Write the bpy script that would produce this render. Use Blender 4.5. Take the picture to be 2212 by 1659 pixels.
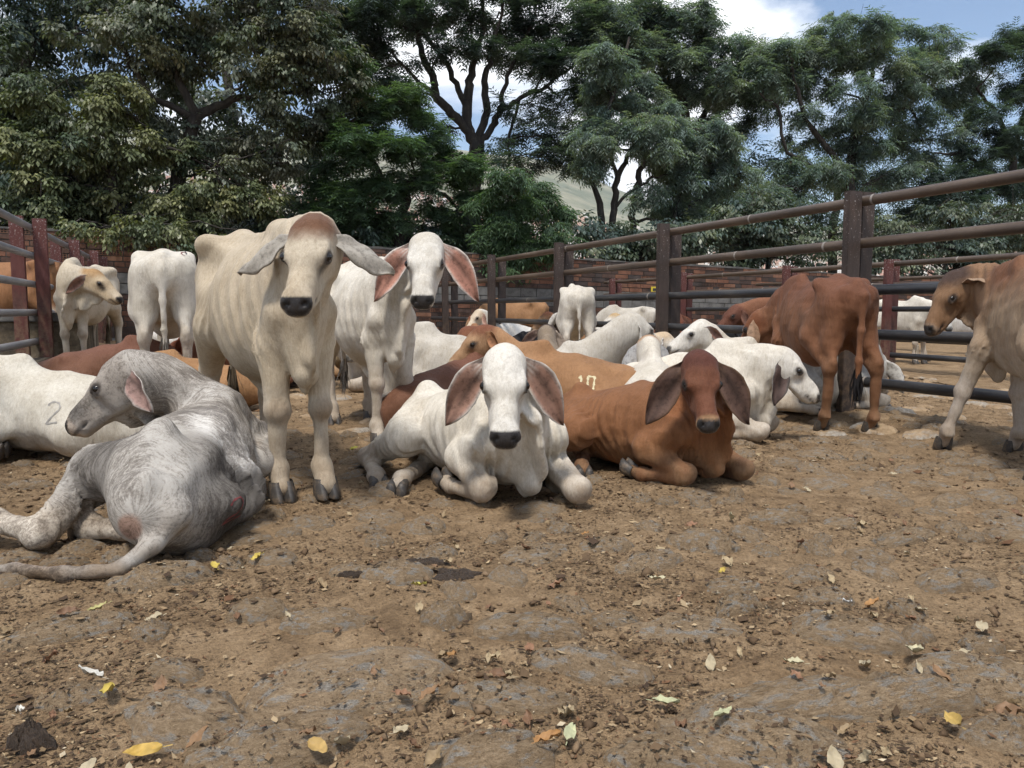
import bpy, bmesh, math, random
import numpy as np
from mathutils import Vector, Matrix
from mathutils.bvhtree import BVHTree

random.seed(7); np.random.seed(7)
SCN = bpy.context.scene
COL = SCN.collection
for o in list(bpy.data.objects): bpy.data.objects.remove(o)

# ------------------------------------------------------------------ camera
# world: +Y runs along the pen fences, +X across the alley; the lens is turned 22.5 degrees to the right of +Y
CAM_H, YAW, PITCH = .90, math.radians(22.5), math.radians(5.56)
cam = bpy.data.cameras.new('camera'); cam.lens = 27; cam.sensor_width = 36; cam.clip_end = 12000; cam.clip_start = .05
cam_o = bpy.data.objects.new('camera', cam); COL.objects.link(cam_o)
cam_o.location = (0, 0, CAM_H); cam_o.rotation_euler = (math.pi / 2 - PITCH, 0, -YAW)
SCN.camera = cam_o

# ------------------------------------------------------------------ sky and sun
SUN_EL, SUN_AZ = math.radians(63), math.radians(222)      # azimuth clockwise from +Y
W = bpy.data.worlds.new('World'); SCN.world = W; W.use_nodes = True
nt = W.node_tree; N = nt.nodes; L = nt.links; N.clear()
out = N.new('ShaderNodeOutputWorld'); bg = N.new('ShaderNodeBackground'); bg.inputs[1].default_value = .095
sky = N.new('ShaderNodeTexSky'); sky.sky_type = 'NISHITA'; sky.sun_disc = False
sky.sun_elevation = SUN_EL; sky.sun_rotation = SUN_AZ; sky.air_density = 1.0; sky.dust_density = .1; sky.ozone_density = 2.5
tc = N.new('ShaderNodeTexCoord'); mp = N.new('ShaderNodeMapping'); mp.inputs['Scale'].default_value = (1, 1, 2.0)
mp.inputs['Location'].default_value = (.35, .1, .0)
nz = N.new('ShaderNodeTexNoise'); nz.inputs['Scale'].default_value = 2.6; nz.inputs['Detail'].default_value = 9; nz.inputs['Roughness'].default_value = .55; nz.inputs['Distortion'].default_value = .25
rp = N.new('ShaderNodeValToRGB'); rp.color_ramp.elements[0].position = .47; rp.color_ramp.elements[1].position = .58
mixc = N.new('ShaderNodeMix'); mixc.data_type = 'RGBA'; mixc.inputs['B'].default_value = (9.3, 9.5, 9.8, 1)
L.new(tc.outputs['Generated'], mp.inputs[0]); L.new(mp.outputs[0], nz.inputs[0]); L.new(nz.outputs[0], rp.inputs[0])
L.new(rp.outputs[0], mixc.inputs['Factor']); L.new(sky.outputs[0], mixc.inputs['A'])
L.new(mixc.outputs['Result'], bg.inputs[0]); L.new(bg.outputs[0], out.inputs[0])
sun = bpy.data.lights.new('sun', 'SUN'); sun.energy = 2.4; sun.angle = math.radians(10); sun.color = (1, .95, .88)
sun_o = bpy.data.objects.new('sun', sun); COL.objects.link(sun_o)
sd_ = Vector((math.sin(SUN_AZ) * math.cos(SUN_EL), math.cos(SUN_AZ) * math.cos(SUN_EL), math.sin(SUN_EL)))
sun_o.rotation_euler = (-sd_).to_track_quat('-Z', 'Y').to_euler(); sun_o.location = (0, 0, 40)
VS = SCN.view_settings; VS.view_transform = 'Standard'; VS.look = 'None'; VS.gamma = 1; VS.exposure = 0.78; VS.use_curve_mapping = False
SCN.render.engine = 'CYCLES'
cy = SCN.cycles; cy.use_denoising = True; cy.max_bounces = 8; cy.diffuse_bounces = 5; cy.glossy_bounces = 2; cy.transmission_bounces = 3; cy.transparent_max_bounces = 4
cy.use_adaptive_sampling = True; cy.adaptive_threshold = .02

# ------------------------------------------------------------------ helpers
FPX = 1659.0                                    # focal length for a 2212-wide frame
CY, SY = math.cos(YAW), math.sin(YAW)
def ray(px, py):
    x, yd = (px - 1106) / FPX, (py - 829.5) / FPX
    fh = math.cos(PITCH) - yd * math.sin(PITCH); z = -math.sin(PITCH) - yd * math.cos(PITCH)
    return Vector((x * CY + fh * SY, -x * SY + fh * CY, z))
def at(px, py, z=0.0):                          # where the view line meets height z
    r = ray(px, py); t = (z - CAM_H) / r.z
    return (r.x * t, r.y * t)
def at_v(px, py, v):                            # where the view line meets the vertical plane y = v
    r = ray(px, py); t = v / r.y
    return Vector((r.x * t, v, CAM_H + r.z * t))
def cw(X, Y):                                   # camera-relative ground position (right, ahead) to world
    return (X * CY + Y * SY, -X * SY + Y * CY)
def smooth(x, a, b):
    t = min(max((x - a) / (b - a), 0), 1); return t * t * (3 - 2 * t)
def ground_z(u, v):
    return .046 * max(0, 5 - u) * smooth(v, 3, 12) + .07 * math.exp(-((u - 5.04) / .35) ** 2)

def _hash(ix, iy, seed):
    h = (ix.astype(np.int64) * 374761393 + iy.astype(np.int64) * 668265263 + seed * 69069) & 0x7fffffff
    h = ((h ^ (h >> 13)) * 1274126177) & 0x7fffffff
    return ((h ^ (h >> 16)) & 0xffff) / 65535.0
def noise2(x, y, seed=0):
    ix, iy = np.floor(x), np.floor(y); fx, fy = x - ix, y - iy
    ux, uy = fx * fx * (3 - 2 * fx), fy * fy * (3 - 2 * fy)
    a, b = _hash(ix, iy, seed), _hash(ix + 1, iy, seed); c, d = _hash(ix, iy + 1, seed), _hash(ix + 1, iy + 1, seed)
    return (a * (1 - ux) + b * ux) * (1 - uy) + (c * (1 - ux) + d * ux) * uy - .5
def ground_detail(u, v):
    return .030 * noise2(u * 1.3, v * 1.3, 1) + .024 * noise2(u * 3.7, v * 3.7, 2) + .015 * noise2(u * 9, v * 9, 3) + .011 * noise2(u * 21, v * 21, 4) + .006 * noise2(u * 47, v * 47, 5)
def ground_full(u, v):
    u = np.asarray(u, float); v = np.asarray(v, float)
    t = np.clip((v - 3) / 9, 0, 1); t = t * t * (3 - 2 * t)
    base = .046 * np.maximum(0, 5 - u) * t + .07 * np.exp(-((u - 5.04) / .35) ** 2)
    fade = np.clip(1.4 - np.hypot(u, v) / 40, 0, 1)
    return base + ground_detail(u, v) * fade

def link(o, parent=None):
    COL.objects.link(o)
    if parent is not None: o.parent = parent
    return o
def obj(name, me, mat=None, parent=None, loc=None, rot=None, scale=None):
    o = bpy.data.objects.new(name, me)
    if mat is not None and me is not None and len(me.materials) == 0: me.materials.append(mat)
    if loc is not None: o.location = loc
    if rot is not None: o.rotation_euler = rot
    if scale is not None: o.scale = scale
    return link(o, parent)
def tag(o, label, cat, group=None):
    o['label'] = label; o['category'] = cat
    if group: o['group'] = group
    return o
def empty(name, loc=(0, 0, 0), rot=(0, 0, 0)):
    o = bpy.data.objects.new(name, None); o.location = loc; o.rotation_euler = rot; o.empty_display_size = .2
    return link(o)
def bm_mesh(name, bm, smooth_=False):
    if smooth_:
        for f in bm.faces: f.smooth = True
    me = bpy.data.meshes.new(name); bm.to_mesh(me); bm.free(); return me
def bm_box(bm, lo, hi):
    vs = [bm.verts.new((x, y, z)) for x in (lo[0], hi[0]) for y in (lo[1], hi[1]) for z in (lo[2], hi[2])]
    for f in ((0, 1, 3, 2), (4, 6, 7, 5), (0, 4, 5, 1), (2, 3, 7, 6), (0, 2, 6, 4), (1, 5, 7, 3)): bm.faces.new([vs[i] for i in f])
def box_mesh(name, lo, hi, bevel=0, seg=1):
    bm = bmesh.new(); bm_box(bm, lo, hi)
    if bevel: bmesh.ops.bevel(bm, geom=bm.edges[:], offset=bevel, segments=seg, affect='EDGES')
    bmesh.ops.recalc_face_normals(bm, faces=bm.faces[:])
    return bm_mesh(name, bm)
def tube(pts, rad, n=8, cap=True):
    """swept tube -> verts, quads"""
    pts = [np.array(p, float) for p in pts]; V = []; Q = []
    prev = None
    for i, p in enumerate(pts):
        t = pts[min(i + 1, len(pts) - 1)] - pts[max(i - 1, 0)]; t = t / (np.linalg.norm(t) + 1e-9)
        if prev is None:
            a = np.cross(t, (0, 0, 1) if abs(t[2]) < .9 else (1, 0, 0))
        else: a = prev - t * np.dot(prev, t)
        a = a / (np.linalg.norm(a) + 1e-9); prev = a; b = np.cross(t, a)
        r = rad[i] if not np.isscalar(rad) else rad
        for k in range(n):
            w = 2 * math.pi * k / n; V.append(p + r * (a * math.cos(w) + b * math.sin(w)))
    for i in range(len(pts) - 1):
        for k in range(n): Q.append((i*n + k, i*n + (k+1) % n, (i+1)*n + (k+1) % n, (i+1)*n + k))
    return V, Q

# ------------------------------------------------------------------ materials
M = {}
class NT:
    def __init__(s, name):
        s.m = bpy.data.materials.new(name); s.m.use_nodes = True; s.t = s.m.node_tree; s.n = s.t.nodes; s.l = s.t.links
        s.b = s.n['Principled BSDF']; M[name] = s.m
    def new(s, t, **kw):
        x = s.n.new(t)
        for k, v in kw.items(): x.inputs[k.replace('_', ' ')].default_value = v
        return x
    def noise(s, scale, detail=4, rough=.6, vec=None, dist=0):
        x = s.new('ShaderNodeTexNoise', Scale=scale, Detail=detail, Roughness=rough, Distortion=dist)
        if vec is not None: s.l.new(vec, x.inputs['Vector'])
        return x.outputs['Fac']
    def ramp(s, fac, stops):
        x = s.n.new('ShaderNodeValToRGB'); e = x.color_ramp.elements
        while len(e) < len(stops): e.new(.5)
        for q, (p, c) in zip(e, stops):
            q.position = p; q.color = (*c, 1) if len(c) == 3 else c
        s.l.new(fac, x.inputs[0]); return x.outputs[0]
    def mix(s, f, a, b, mode='MIX'):
        x = s.n.new('ShaderNodeMix'); x.data_type = 'RGBA'; x.blend_type = mode
        for v, k in ((f, 'Factor'), (a, 'A'), (b, 'B')):
            if isinstance(v, (int, float)): x.inputs[k].default_value = v
            elif isinstance(v, tuple): x.inputs[k].default_value = (*v, 1)
            else: s.l.new(v, x.inputs[k])
        return x.outputs['Result']
    def obj(s, scale=(1, 1, 1), rot=(0, 0, 0), which='Object'):
        c = s.n.new('ShaderNodeTexCoord'); m = s.new('ShaderNodeMapping'); m.inputs['Scale'].default_value = scale; m.inputs['Rotation'].default_value = rot
        s.l.new(c.outputs[which], m.inputs[0]); return m.outputs[0]
    def attr(s, name='Coat'):
        a = s.n.new('ShaderNodeVertexColor'); a.layer_name = name; return a.outputs[0]
    def rand(s):
        return s.n.new('ShaderNodeObjectInfo').outputs['Random']
    def col(s, c):
        if isinstance(c, tuple): s.b.inputs['Base Color'].default_value = (*c, 1)
        else: s.l.new(c, s.b.inputs['Base Color'])
    def rough(s, r):
        if isinstance(r, (int, float)): s.b.inputs['Roughness'].default_value = r
        else: s.l.new(r, s.b.inputs['Roughness'])
    def bump(s, *hs):
        prev = None
        for h, st, d in hs:
            b = s.new('ShaderNodeBump', Strength=st, Distance=d); s.l.new(h, b.inputs['Height'])
            if prev is not None: s.l.new(prev, b.inputs['Normal'])
            prev = b.outputs[0]
        s.l.new(prev, s.b.inputs['Normal'])
    def spec(s, v): s.b.inputs['Specular IOR Level'].default_value = v

t = NT('coat')                                   # short hair over loose skin
o_ = t.obj(); c = t.attr()
big = t.noise(5, 4, .6, o_); fine = t.noise(240, 3, .7, t.obj((1, 1, .35)))
c2 = t.mix(t.ramp(big, [(.3, (.84, .82, .78)), (.62, (1, 1, 1))]), (0, 0, 0), c, 'MIX')
c2 = t.mix(1.0, c, t.ramp(big, [(.28, (.78, .74, .68)), (.60, (1.04, 1.03, 1.02))]), 'MULTIPLY')
med = t.noise(70, 4, .7, t.obj((1, 1, .22))); c2 = t.mix(.7, c2, t.ramp(med, [(.32, (.78, .75, .71)), (.55, (1.02, 1.02, 1.02))]), 'MULTIPLY')
c2 = t.mix(.55, c2, t.ramp(fine, [(.3, (.72, .70, .67)), (.65, (1.06, 1.06, 1.06))]), 'MULTIPLY')
t.col(c2); t.spec(.25)
va = [n_ for n_ in t.n if n_.type == 'VERTEX_COLOR'][0]; mr = t.n.new('ShaderNodeMapRange'); mr.inputs[3].default_value = .28; mr.inputs[4].default_value = .72; t.l.new(va.outputs[1], mr.inputs[0]); t.rough(mr.outputs[0]); t.b.inputs['Sheen Weight'].default_value = .04; t.b.inputs['Sheen Roughness'].default_value = .5
folds = t.noise(7, 2, .5, t.obj((6, 3, .8)), .6)
t.bump((folds, .55, .014), (t.noise(22, 4, .65, o_), .40, .009), (fine, .6, .004))
t = NT('brindle')                                # grey cow: dark and pale streaked hair
o_ = t.obj(); c = t.attr()
fv = t.n.new('ShaderNodeVertexColor'); fv.layer_name = 'Flow'; fv = fv.outputs[0]
st = t.noise(58, 6, .68, fv, .7); st2 = t.noise(190, 4, .7, fv, .4); patch = t.noise(3.0, 3, .6, o_)
spk = t.noise(120, 4, .7, o_)
k_ = t.mix(.35, st, st2); k_ = t.mix(.28, k_, spk); k_ = t.mix(.40, k_, patch)
dk = t.ramp(k_, [(.40, (.20, .185, .175)), (.465, (.45, .42, .39)), (.53, (.88, .86, .83)), (.66, (1.08, 1.07, 1.05))])
t.col(t.mix(1.0, c, dk, 'MULTIPLY')); t.rough(.75); t.spec(.25)
t.bump((t.noise(7, 2, .5, t.obj((6, 3, .8)), .6), .4, .012), (st2, .5, .004))
t = NT('ear'); o_ = t.obj(); t.col(t.mix(.85, t.attr(), t.ramp(t.noise(38, 5, .7, o_), [(.34, (.45, .43, .42)), (.5, (.92, .92, .92)), (.7, (1.1, 1.1, 1.1))]), 'MULTIPLY')); t.bump((t.noise(60, 4, .7, o_), .5, .006)); t.rough(.7); t.spec(.2)
t.b.inputs['Subsurface Weight'].default_value = 0.0
t = NT('eye'); t.col((.012, .009, .007)); t.rough(.08)
t = NT('hoof'); o_ = t.obj(); n_ = t.noise(30, 5, .65, o_)
t.col(t.ramp(n_, [(.3, (.022, .019, .017)), (.52, (.055, .047, .040)), (.72, (.17, .12, .075))])); t.rough(.55); t.bump((t.noise(60, 3, .6, t.obj((.4, .4, 3))), .4, .003))
t = NT('dirt'); o_ = t.obj()
n1 = t.noise(.9, 5, .6, o_); n2 = t.noise(7, 6, .65, o_); n3 = t.noise(70, 5, .7, o_); n4 = t.noise(300, 2, .6, o_)
c = t.ramp(n2, [(.30, (.135, .087, .048)), (.50, (.250, .168, .094)), (.72, (.38, .270, .162))])
c = t.mix(t.ramp(n1, [(.40, (0, 0, 0)), (.65, (.55, .55, .55))]), c, (.33, .232, .136))
c = t.mix(.75, c, t.ramp(n3, [(.30, (.45, .42, .40)), (.52, (1, 1, 1)), (.75, (1.35, 1.3, 1.22))]), 'MULTIPLY')
t.col(c); t.rough(.95); t.spec(.15); t.bump((n2, .5, .03), (t.noise(28, 5, .7, o_), .7, .02), (n3, .9, .012), (n4, .6, .004))
t = NT('stone'); o_ = t.obj(); r_ = t.rand()
vv = t.n.new('ShaderNodeVectorMath'); vv.operation = 'ADD'; t.l.new(o_, vv.inputs[0])
cmb = t.n.new('ShaderNodeCombineXYZ'); mm = t.n.new('ShaderNodeMath'); mm.operation = 'MULTIPLY'; mm.inputs[1].default_value = 37; t.l.new(r_, mm.inputs[0])
for i in range(3): t.l.new(mm.outputs[0], cmb.inputs[i])
t.l.new(cmb.outputs[0], vv.inputs[1]); ov = vv.outputs[0]
s1 = t.noise(3.5, 6, .68, ov); s2 = t.noise(40, 5, .7, ov); s3 = t.noise(9, 5, .65, ov)
grey = t.ramp(s2, [(.3, (.21, .195, .17)), (.55, (.34, .318, .28)), (.78, (.46, .43, .385))])
soil = t.ramp(s3, [(.3, (.22, .150, .086)), (.55, (.35, .250, .150)), (.75, (.46, .345, .22))])
c = t.mix(t.ramp(s1, [(.52, (0, 0, 0)), (.60, (.8, .8, .8))]), soil, grey)
c = t.mix(.55, c, t.ramp(s2, [(.3, (.6, .57, .54)), (.55, (1, 1, 1)), (.8, (1.25, 1.22, 1.18))]), 'MULTIPLY')
t.col(c); t.rough(.85); t.spec(.25); t.bump((s1, .5, .04), (t.noise(16, 5, .7, ov), .6, .025), (s2, .8, .010))
def vmat(name, rough=.85, lo=.75, hi=1.15, sc_=40, spec=.2, trans=0):
    t = NT(name); o_ = t.obj(); t.col(t.mix(.7, t.attr(), t.ramp(t.noise(sc_, 4, .65, o_), [(.3, (lo,) * 3), (.7, (hi,) * 3)]), 'MULTIPLY')); t.rough(rough); t.spec(spec)
    return t
vmat('litter'); vmat('dryleaf', .6, .8, 1.12, 50, .3)
t = NT('paint_dark')                             # brown painted channel posts, rusted, chalky near the top
o_ = t.obj(); n1 = t.noise(6, 6, .7, t.obj((1, 1, .35))); n2 = t.noise(45, 5, .7, o_)
c = t.ramp(n1, [(.32, (.028, .021, .018)), (.5, (.050, .035, .029)), (.68, (.085, .058, .046))])
sep = t.n.new('ShaderNodeSeparateXYZ'); t.l.new(t.obj(which='Object'), sep.inputs[0])
hi_ = t.n.new('ShaderNodeMapRange'); hi_.inputs[1].default_value = 1.15; hi_.inputs[2].default_value = 1.85; t.l.new(sep.outputs[2], hi_.inputs[0])
chip = t.n.new('ShaderNodeMath'); chip.operation = 'MULTIPLY'; t.l.new(hi_.outputs[0], chip.inputs[0]); t.l.new(t.ramp(n2, [(.60, (0, 0, 0)), (.66, (1, 1, 1))]), chip.inputs[1])
c = t.mix(chip.outputs[0], c, (.50, .46, .43))
lo_ = t.n.new('ShaderNodeMapRange'); lo_.inputs[1].default_value = .9; lo_.inputs[2].default_value = .1; t.l.new(sep.outputs[2], lo_.inputs[0])
md = t.n.new('ShaderNodeMath'); md.operation = 'MULTIPLY'; t.l.new(lo_.outputs[0], md.inputs[0]); t.l.new(t.ramp(t.noise(14, 5, .7, o_), [(.45, (0, 0, 0)), (.6, (.8, .8, .8))]), md.inputs[1])
c = t.mix(md.outputs[0], c, (.17, .115, .07)); t.col(c); t.rough(.6); t.spec(.35); t.bump((n2, .4, .004), (n1, .25, .01))
t = NT('paint_red'); o_ = t.obj(); n1 = t.noise(6, 6, .7, t.obj((1, 1, .35))); n2 = t.noise(45, 5, .7, o_)
c = t.ramp(n1, [(.32, (.045, .020, .017)), (.5, (.098, .030, .025)), (.68, (.125, .052, .042))])
sep = t.n.new('ShaderNodeSeparateXYZ'); t.l.new(t.obj(which='Object'), sep.inputs[0])
hi_ = t.n.new('ShaderNodeMapRange'); hi_.inputs[1].default_value = 1.25; hi_.inputs[2].default_value = 1.85; t.l.new(sep.outputs[2], hi_.inputs[0])
chip = t.n.new('ShaderNodeMath'); chip.operation = 'MULTIPLY'; t.l.new(hi_.outputs[0], chip.inputs[0]); t.l.new(t.ramp(n2, [(.56, (0, 0, 0)), (.62, (1, 1, 1))]), chip.inputs[1])
c = t.mix(chip.outputs[0], c, (.55, .52, .50))
lo_ = t.n.new('ShaderNodeMapRange'); lo_.inputs[1].default_value = .9; lo_.inputs[2].default_value = .2; t.l.new(sep.outputs[2], lo_.inputs[0])
md = t.n.new('ShaderNodeMath'); md.operation = 'MULTIPLY'; t.l.new(lo_.outputs[0], md.inputs[0]); t.l.new(t.ramp(t.noise(14, 5, .7, o_), [(.42, (0, 0, 0)), (.58, (.85, .85, .85))]), md.inputs[1])
c = t.mix(md.outputs[0], c, (.17, .115, .07)); t.col(c); t.rough(.6); t.spec(.35); t.bump((n2, .4, .004))
def pipe_mat(name, a, b, c3, rough=.45):
    t = NT(name); o_ = t.obj(); n1 = t.noise(5, 6, .7, t.obj((1, .25, 1))); n2 = t.noise(60, 4, .7, o_)
    cc = t.ramp(n1, [(.33, a), (.52, b), (.70, c3)]); cc = t.mix(t.ramp(n2, [(.66, (0, 0, 0)), (.72, (.6, .6, .6))]), cc, (.30, .25, .20))
    t.col(cc); t.rough(rough); t.spec(.45); t.bump((n2, .25, .003))
pipe_mat('pipe_brown', (.050, .036, .027), (.086, .060, .043), (.13, .094, .068))
pipe_mat('pipe_black', (.016, .016, .018), (.034, .034, .036), (.075, .068, .060), .38)
pipe_mat('pipe_grey', (.13, .13, .135), (.20, .20, .21), (.28, .275, .27), .42)
t = NT('band'); t.col((.26, .23, .20)); t.rough(.6)
t = NT('brick'); o_ = t.obj(); r_ = t.rand()
c = t.ramp(r_, [(0, (.060, .036, .028)), (.28, (.115, .055, .036)), (.5, (.185, .082, .048)), (.72, (.085, .050, .038)), (.88, (.14, .072, .046)), (1, (.215, .110, .066))])
c = t.mix(.8, c, t.ramp(t.noise(9, 6, .72, t.obj((1, 1, 1), which='Object')), [(.32, (.40, .38, .37)), (.55, (1, 1, 1)), (.75, (1.2, 1.15, 1.1))]), 'MULTIPLY'); t.col(c); t.rough(.9); t.bump((t.noise(60, 4, .7, o_), .4, .004))
t = NT('brick_mass'); o_ = t.obj()
c = t.mix(1.0, t.attr(), t.ramp(t.noise(3, 6, .72, o_), [(.32, (.42, .40, .39)), (.55, (1, 1, 1)), (.75, (1.2, 1.15, 1.1))]), 'MULTIPLY'); t.col(c); t.rough(.9); t.bump((t.noise(60, 4, .7, o_), .4, .004))
t = NT('mortar'); o_ = t.obj(); t.col(t.ramp(t.noise(2.2, 6, .7, o_), [(.35, (.022, .021, .019)), (.6, (.060, .055, .049)), (.75, (.11, .10, .088))])); t.rough(.95); t.bump((t.noise(40, 5, .7, o_), .6, .01))
t = NT('concrete_block'); o_ = t.obj(); t.col(t.ramp(t.noise(5, 6, .7, o_), [(.33, (.072, .070, .066)), (.55, (.150, .146, .138)), (.75, (.21, .20, .19))])); t.rough(.95); t.bump((t.noise(60, 5, .7, o_), .5, .006))
t = NT('concrete'); o_ = t.obj(); a_ = t.noise(3.5, 7, .72, o_); b_ = t.noise(30, 5, .7, o_)
c = t.ramp(a_, [(.32, (.040, .034, .026)), (.50, (.135, .105, .068)), (.68, (.26, .215, .155))]); c = t.mix(.6, c, t.ramp(b_, [(.3, (.5, .47, .44)), (.6, (1.1, 1.1, 1.1))]), 'MULTIPLY')
t.col(c); t.rough(.95); t.bump((a_, .5, .03), (b_, .6, .01))
t = NT('hole'); t.col((.012, .010, .009)); t.rough(1)
t = NT('bark'); o_ = t.obj(); a_ = t.noise(8, 5, .7, t.obj((1, 1, .3))); t.col(t.ramp(a_, [(.33, (.016, .013, .011)), (.55, (.040, .033, .027)), (.75, (.095, .082, .066))])); t.rough(.95); t.bump((a_, .6, .03))
def leaf_mat(name, gloss=.5, transl=.35):
    t = NT(name); a = t.attr()
    t.l.new(t.mix(1.0, a, (1.18, 1.20, 1.22), 'MULTIPLY'), t.b.inputs['Base Color']); t.rough(gloss); t.spec(.35)
    tr = t.n.new('ShaderNodeBsdfTranslucent'); t.l.new(t.mix(1.0, a, (1.1, 1.25, .55), 'MULTIPLY'), tr.inputs[0])
    ms = t.n.new('ShaderNodeMixShader'); ms.inputs[0].default_value = transl
    t.l.new(t.b.outputs[0], ms.inputs[1]); t.l.new(tr.outputs[0], ms.inputs[2]); t.l.new(ms.outputs[0], t.n['Material Output'].inputs[0])
leaf_mat('leaf_broad', .38, .3); leaf_mat('leaf_fine', .55, .5)
t = NT('hillside'); o_ = t.obj(); a_ = t.noise(.006, 8, .68, o_); b_ = t.noise(.03, 6, .7, o_)
c = t.ramp(a_, [(.36, (.13, .15, .095)), (.50, (.22, .215, .14)), (.62, (.32, .29, .21)), (.75, (.38, .37, .32))]); c = t.mix(.5, c, t.ramp(b_, [(.35, (.4, .45, .35)), (.6, (1.1, 1.1, 1.05))]), 'MULTIPLY'); t.col(c); t.rough(1)
vmat('town', .9, .85, 1.1, .2)
t = NT('yellow_sign'); t.col((.55, .42, .03)); t.rough(.5)
t = NT('white_paint'); t.col((.72, .72, .70)); t.rough(.5)
t = NT('dung'); o_ = t.obj(); a_ = t.noise(18, 5, .7, o_); t.col(t.ramp(a_, [(.35, (.032, .021, .014)), (.55, (.070, .046, .029)), (.75, (.13, .088, .054))])); t.rough(t.ramp(t.noise(6, 3, .5, o_), [(.4, (.3, .3, .3)), (.6, (.85, .85, .85))])); t.bump((a_, .8, .02))
def flat_mat(name, col_, rough=.7):
    t = NT(name); o_ = t.obj(); t.col(t.mix(.6, col_, t.ramp(t.noise(70, 4, .7, o_), [(.35, (.55,) * 3), (.6, (1.1,) * 3)]), 'MULTIPLY')); t.rough(rough)
flat_mat('mark_grey', (.33, .31, .28)); flat_mat('mark_cream', (.62, .54, .33)); flat_mat('mark_white', (.66, .64, .60)); flat_mat('mark_red', (.17, .035, .035)); flat_mat('mark_black', (.05, .05, .055))
# ------------------------------------------------------------------ cattle
V3 = lambda *a: np.array(a, dtype=np.float64)
def nrm(v):
    n = np.linalg.norm(v)
    return v / n if n > 1e-9 else v

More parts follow.
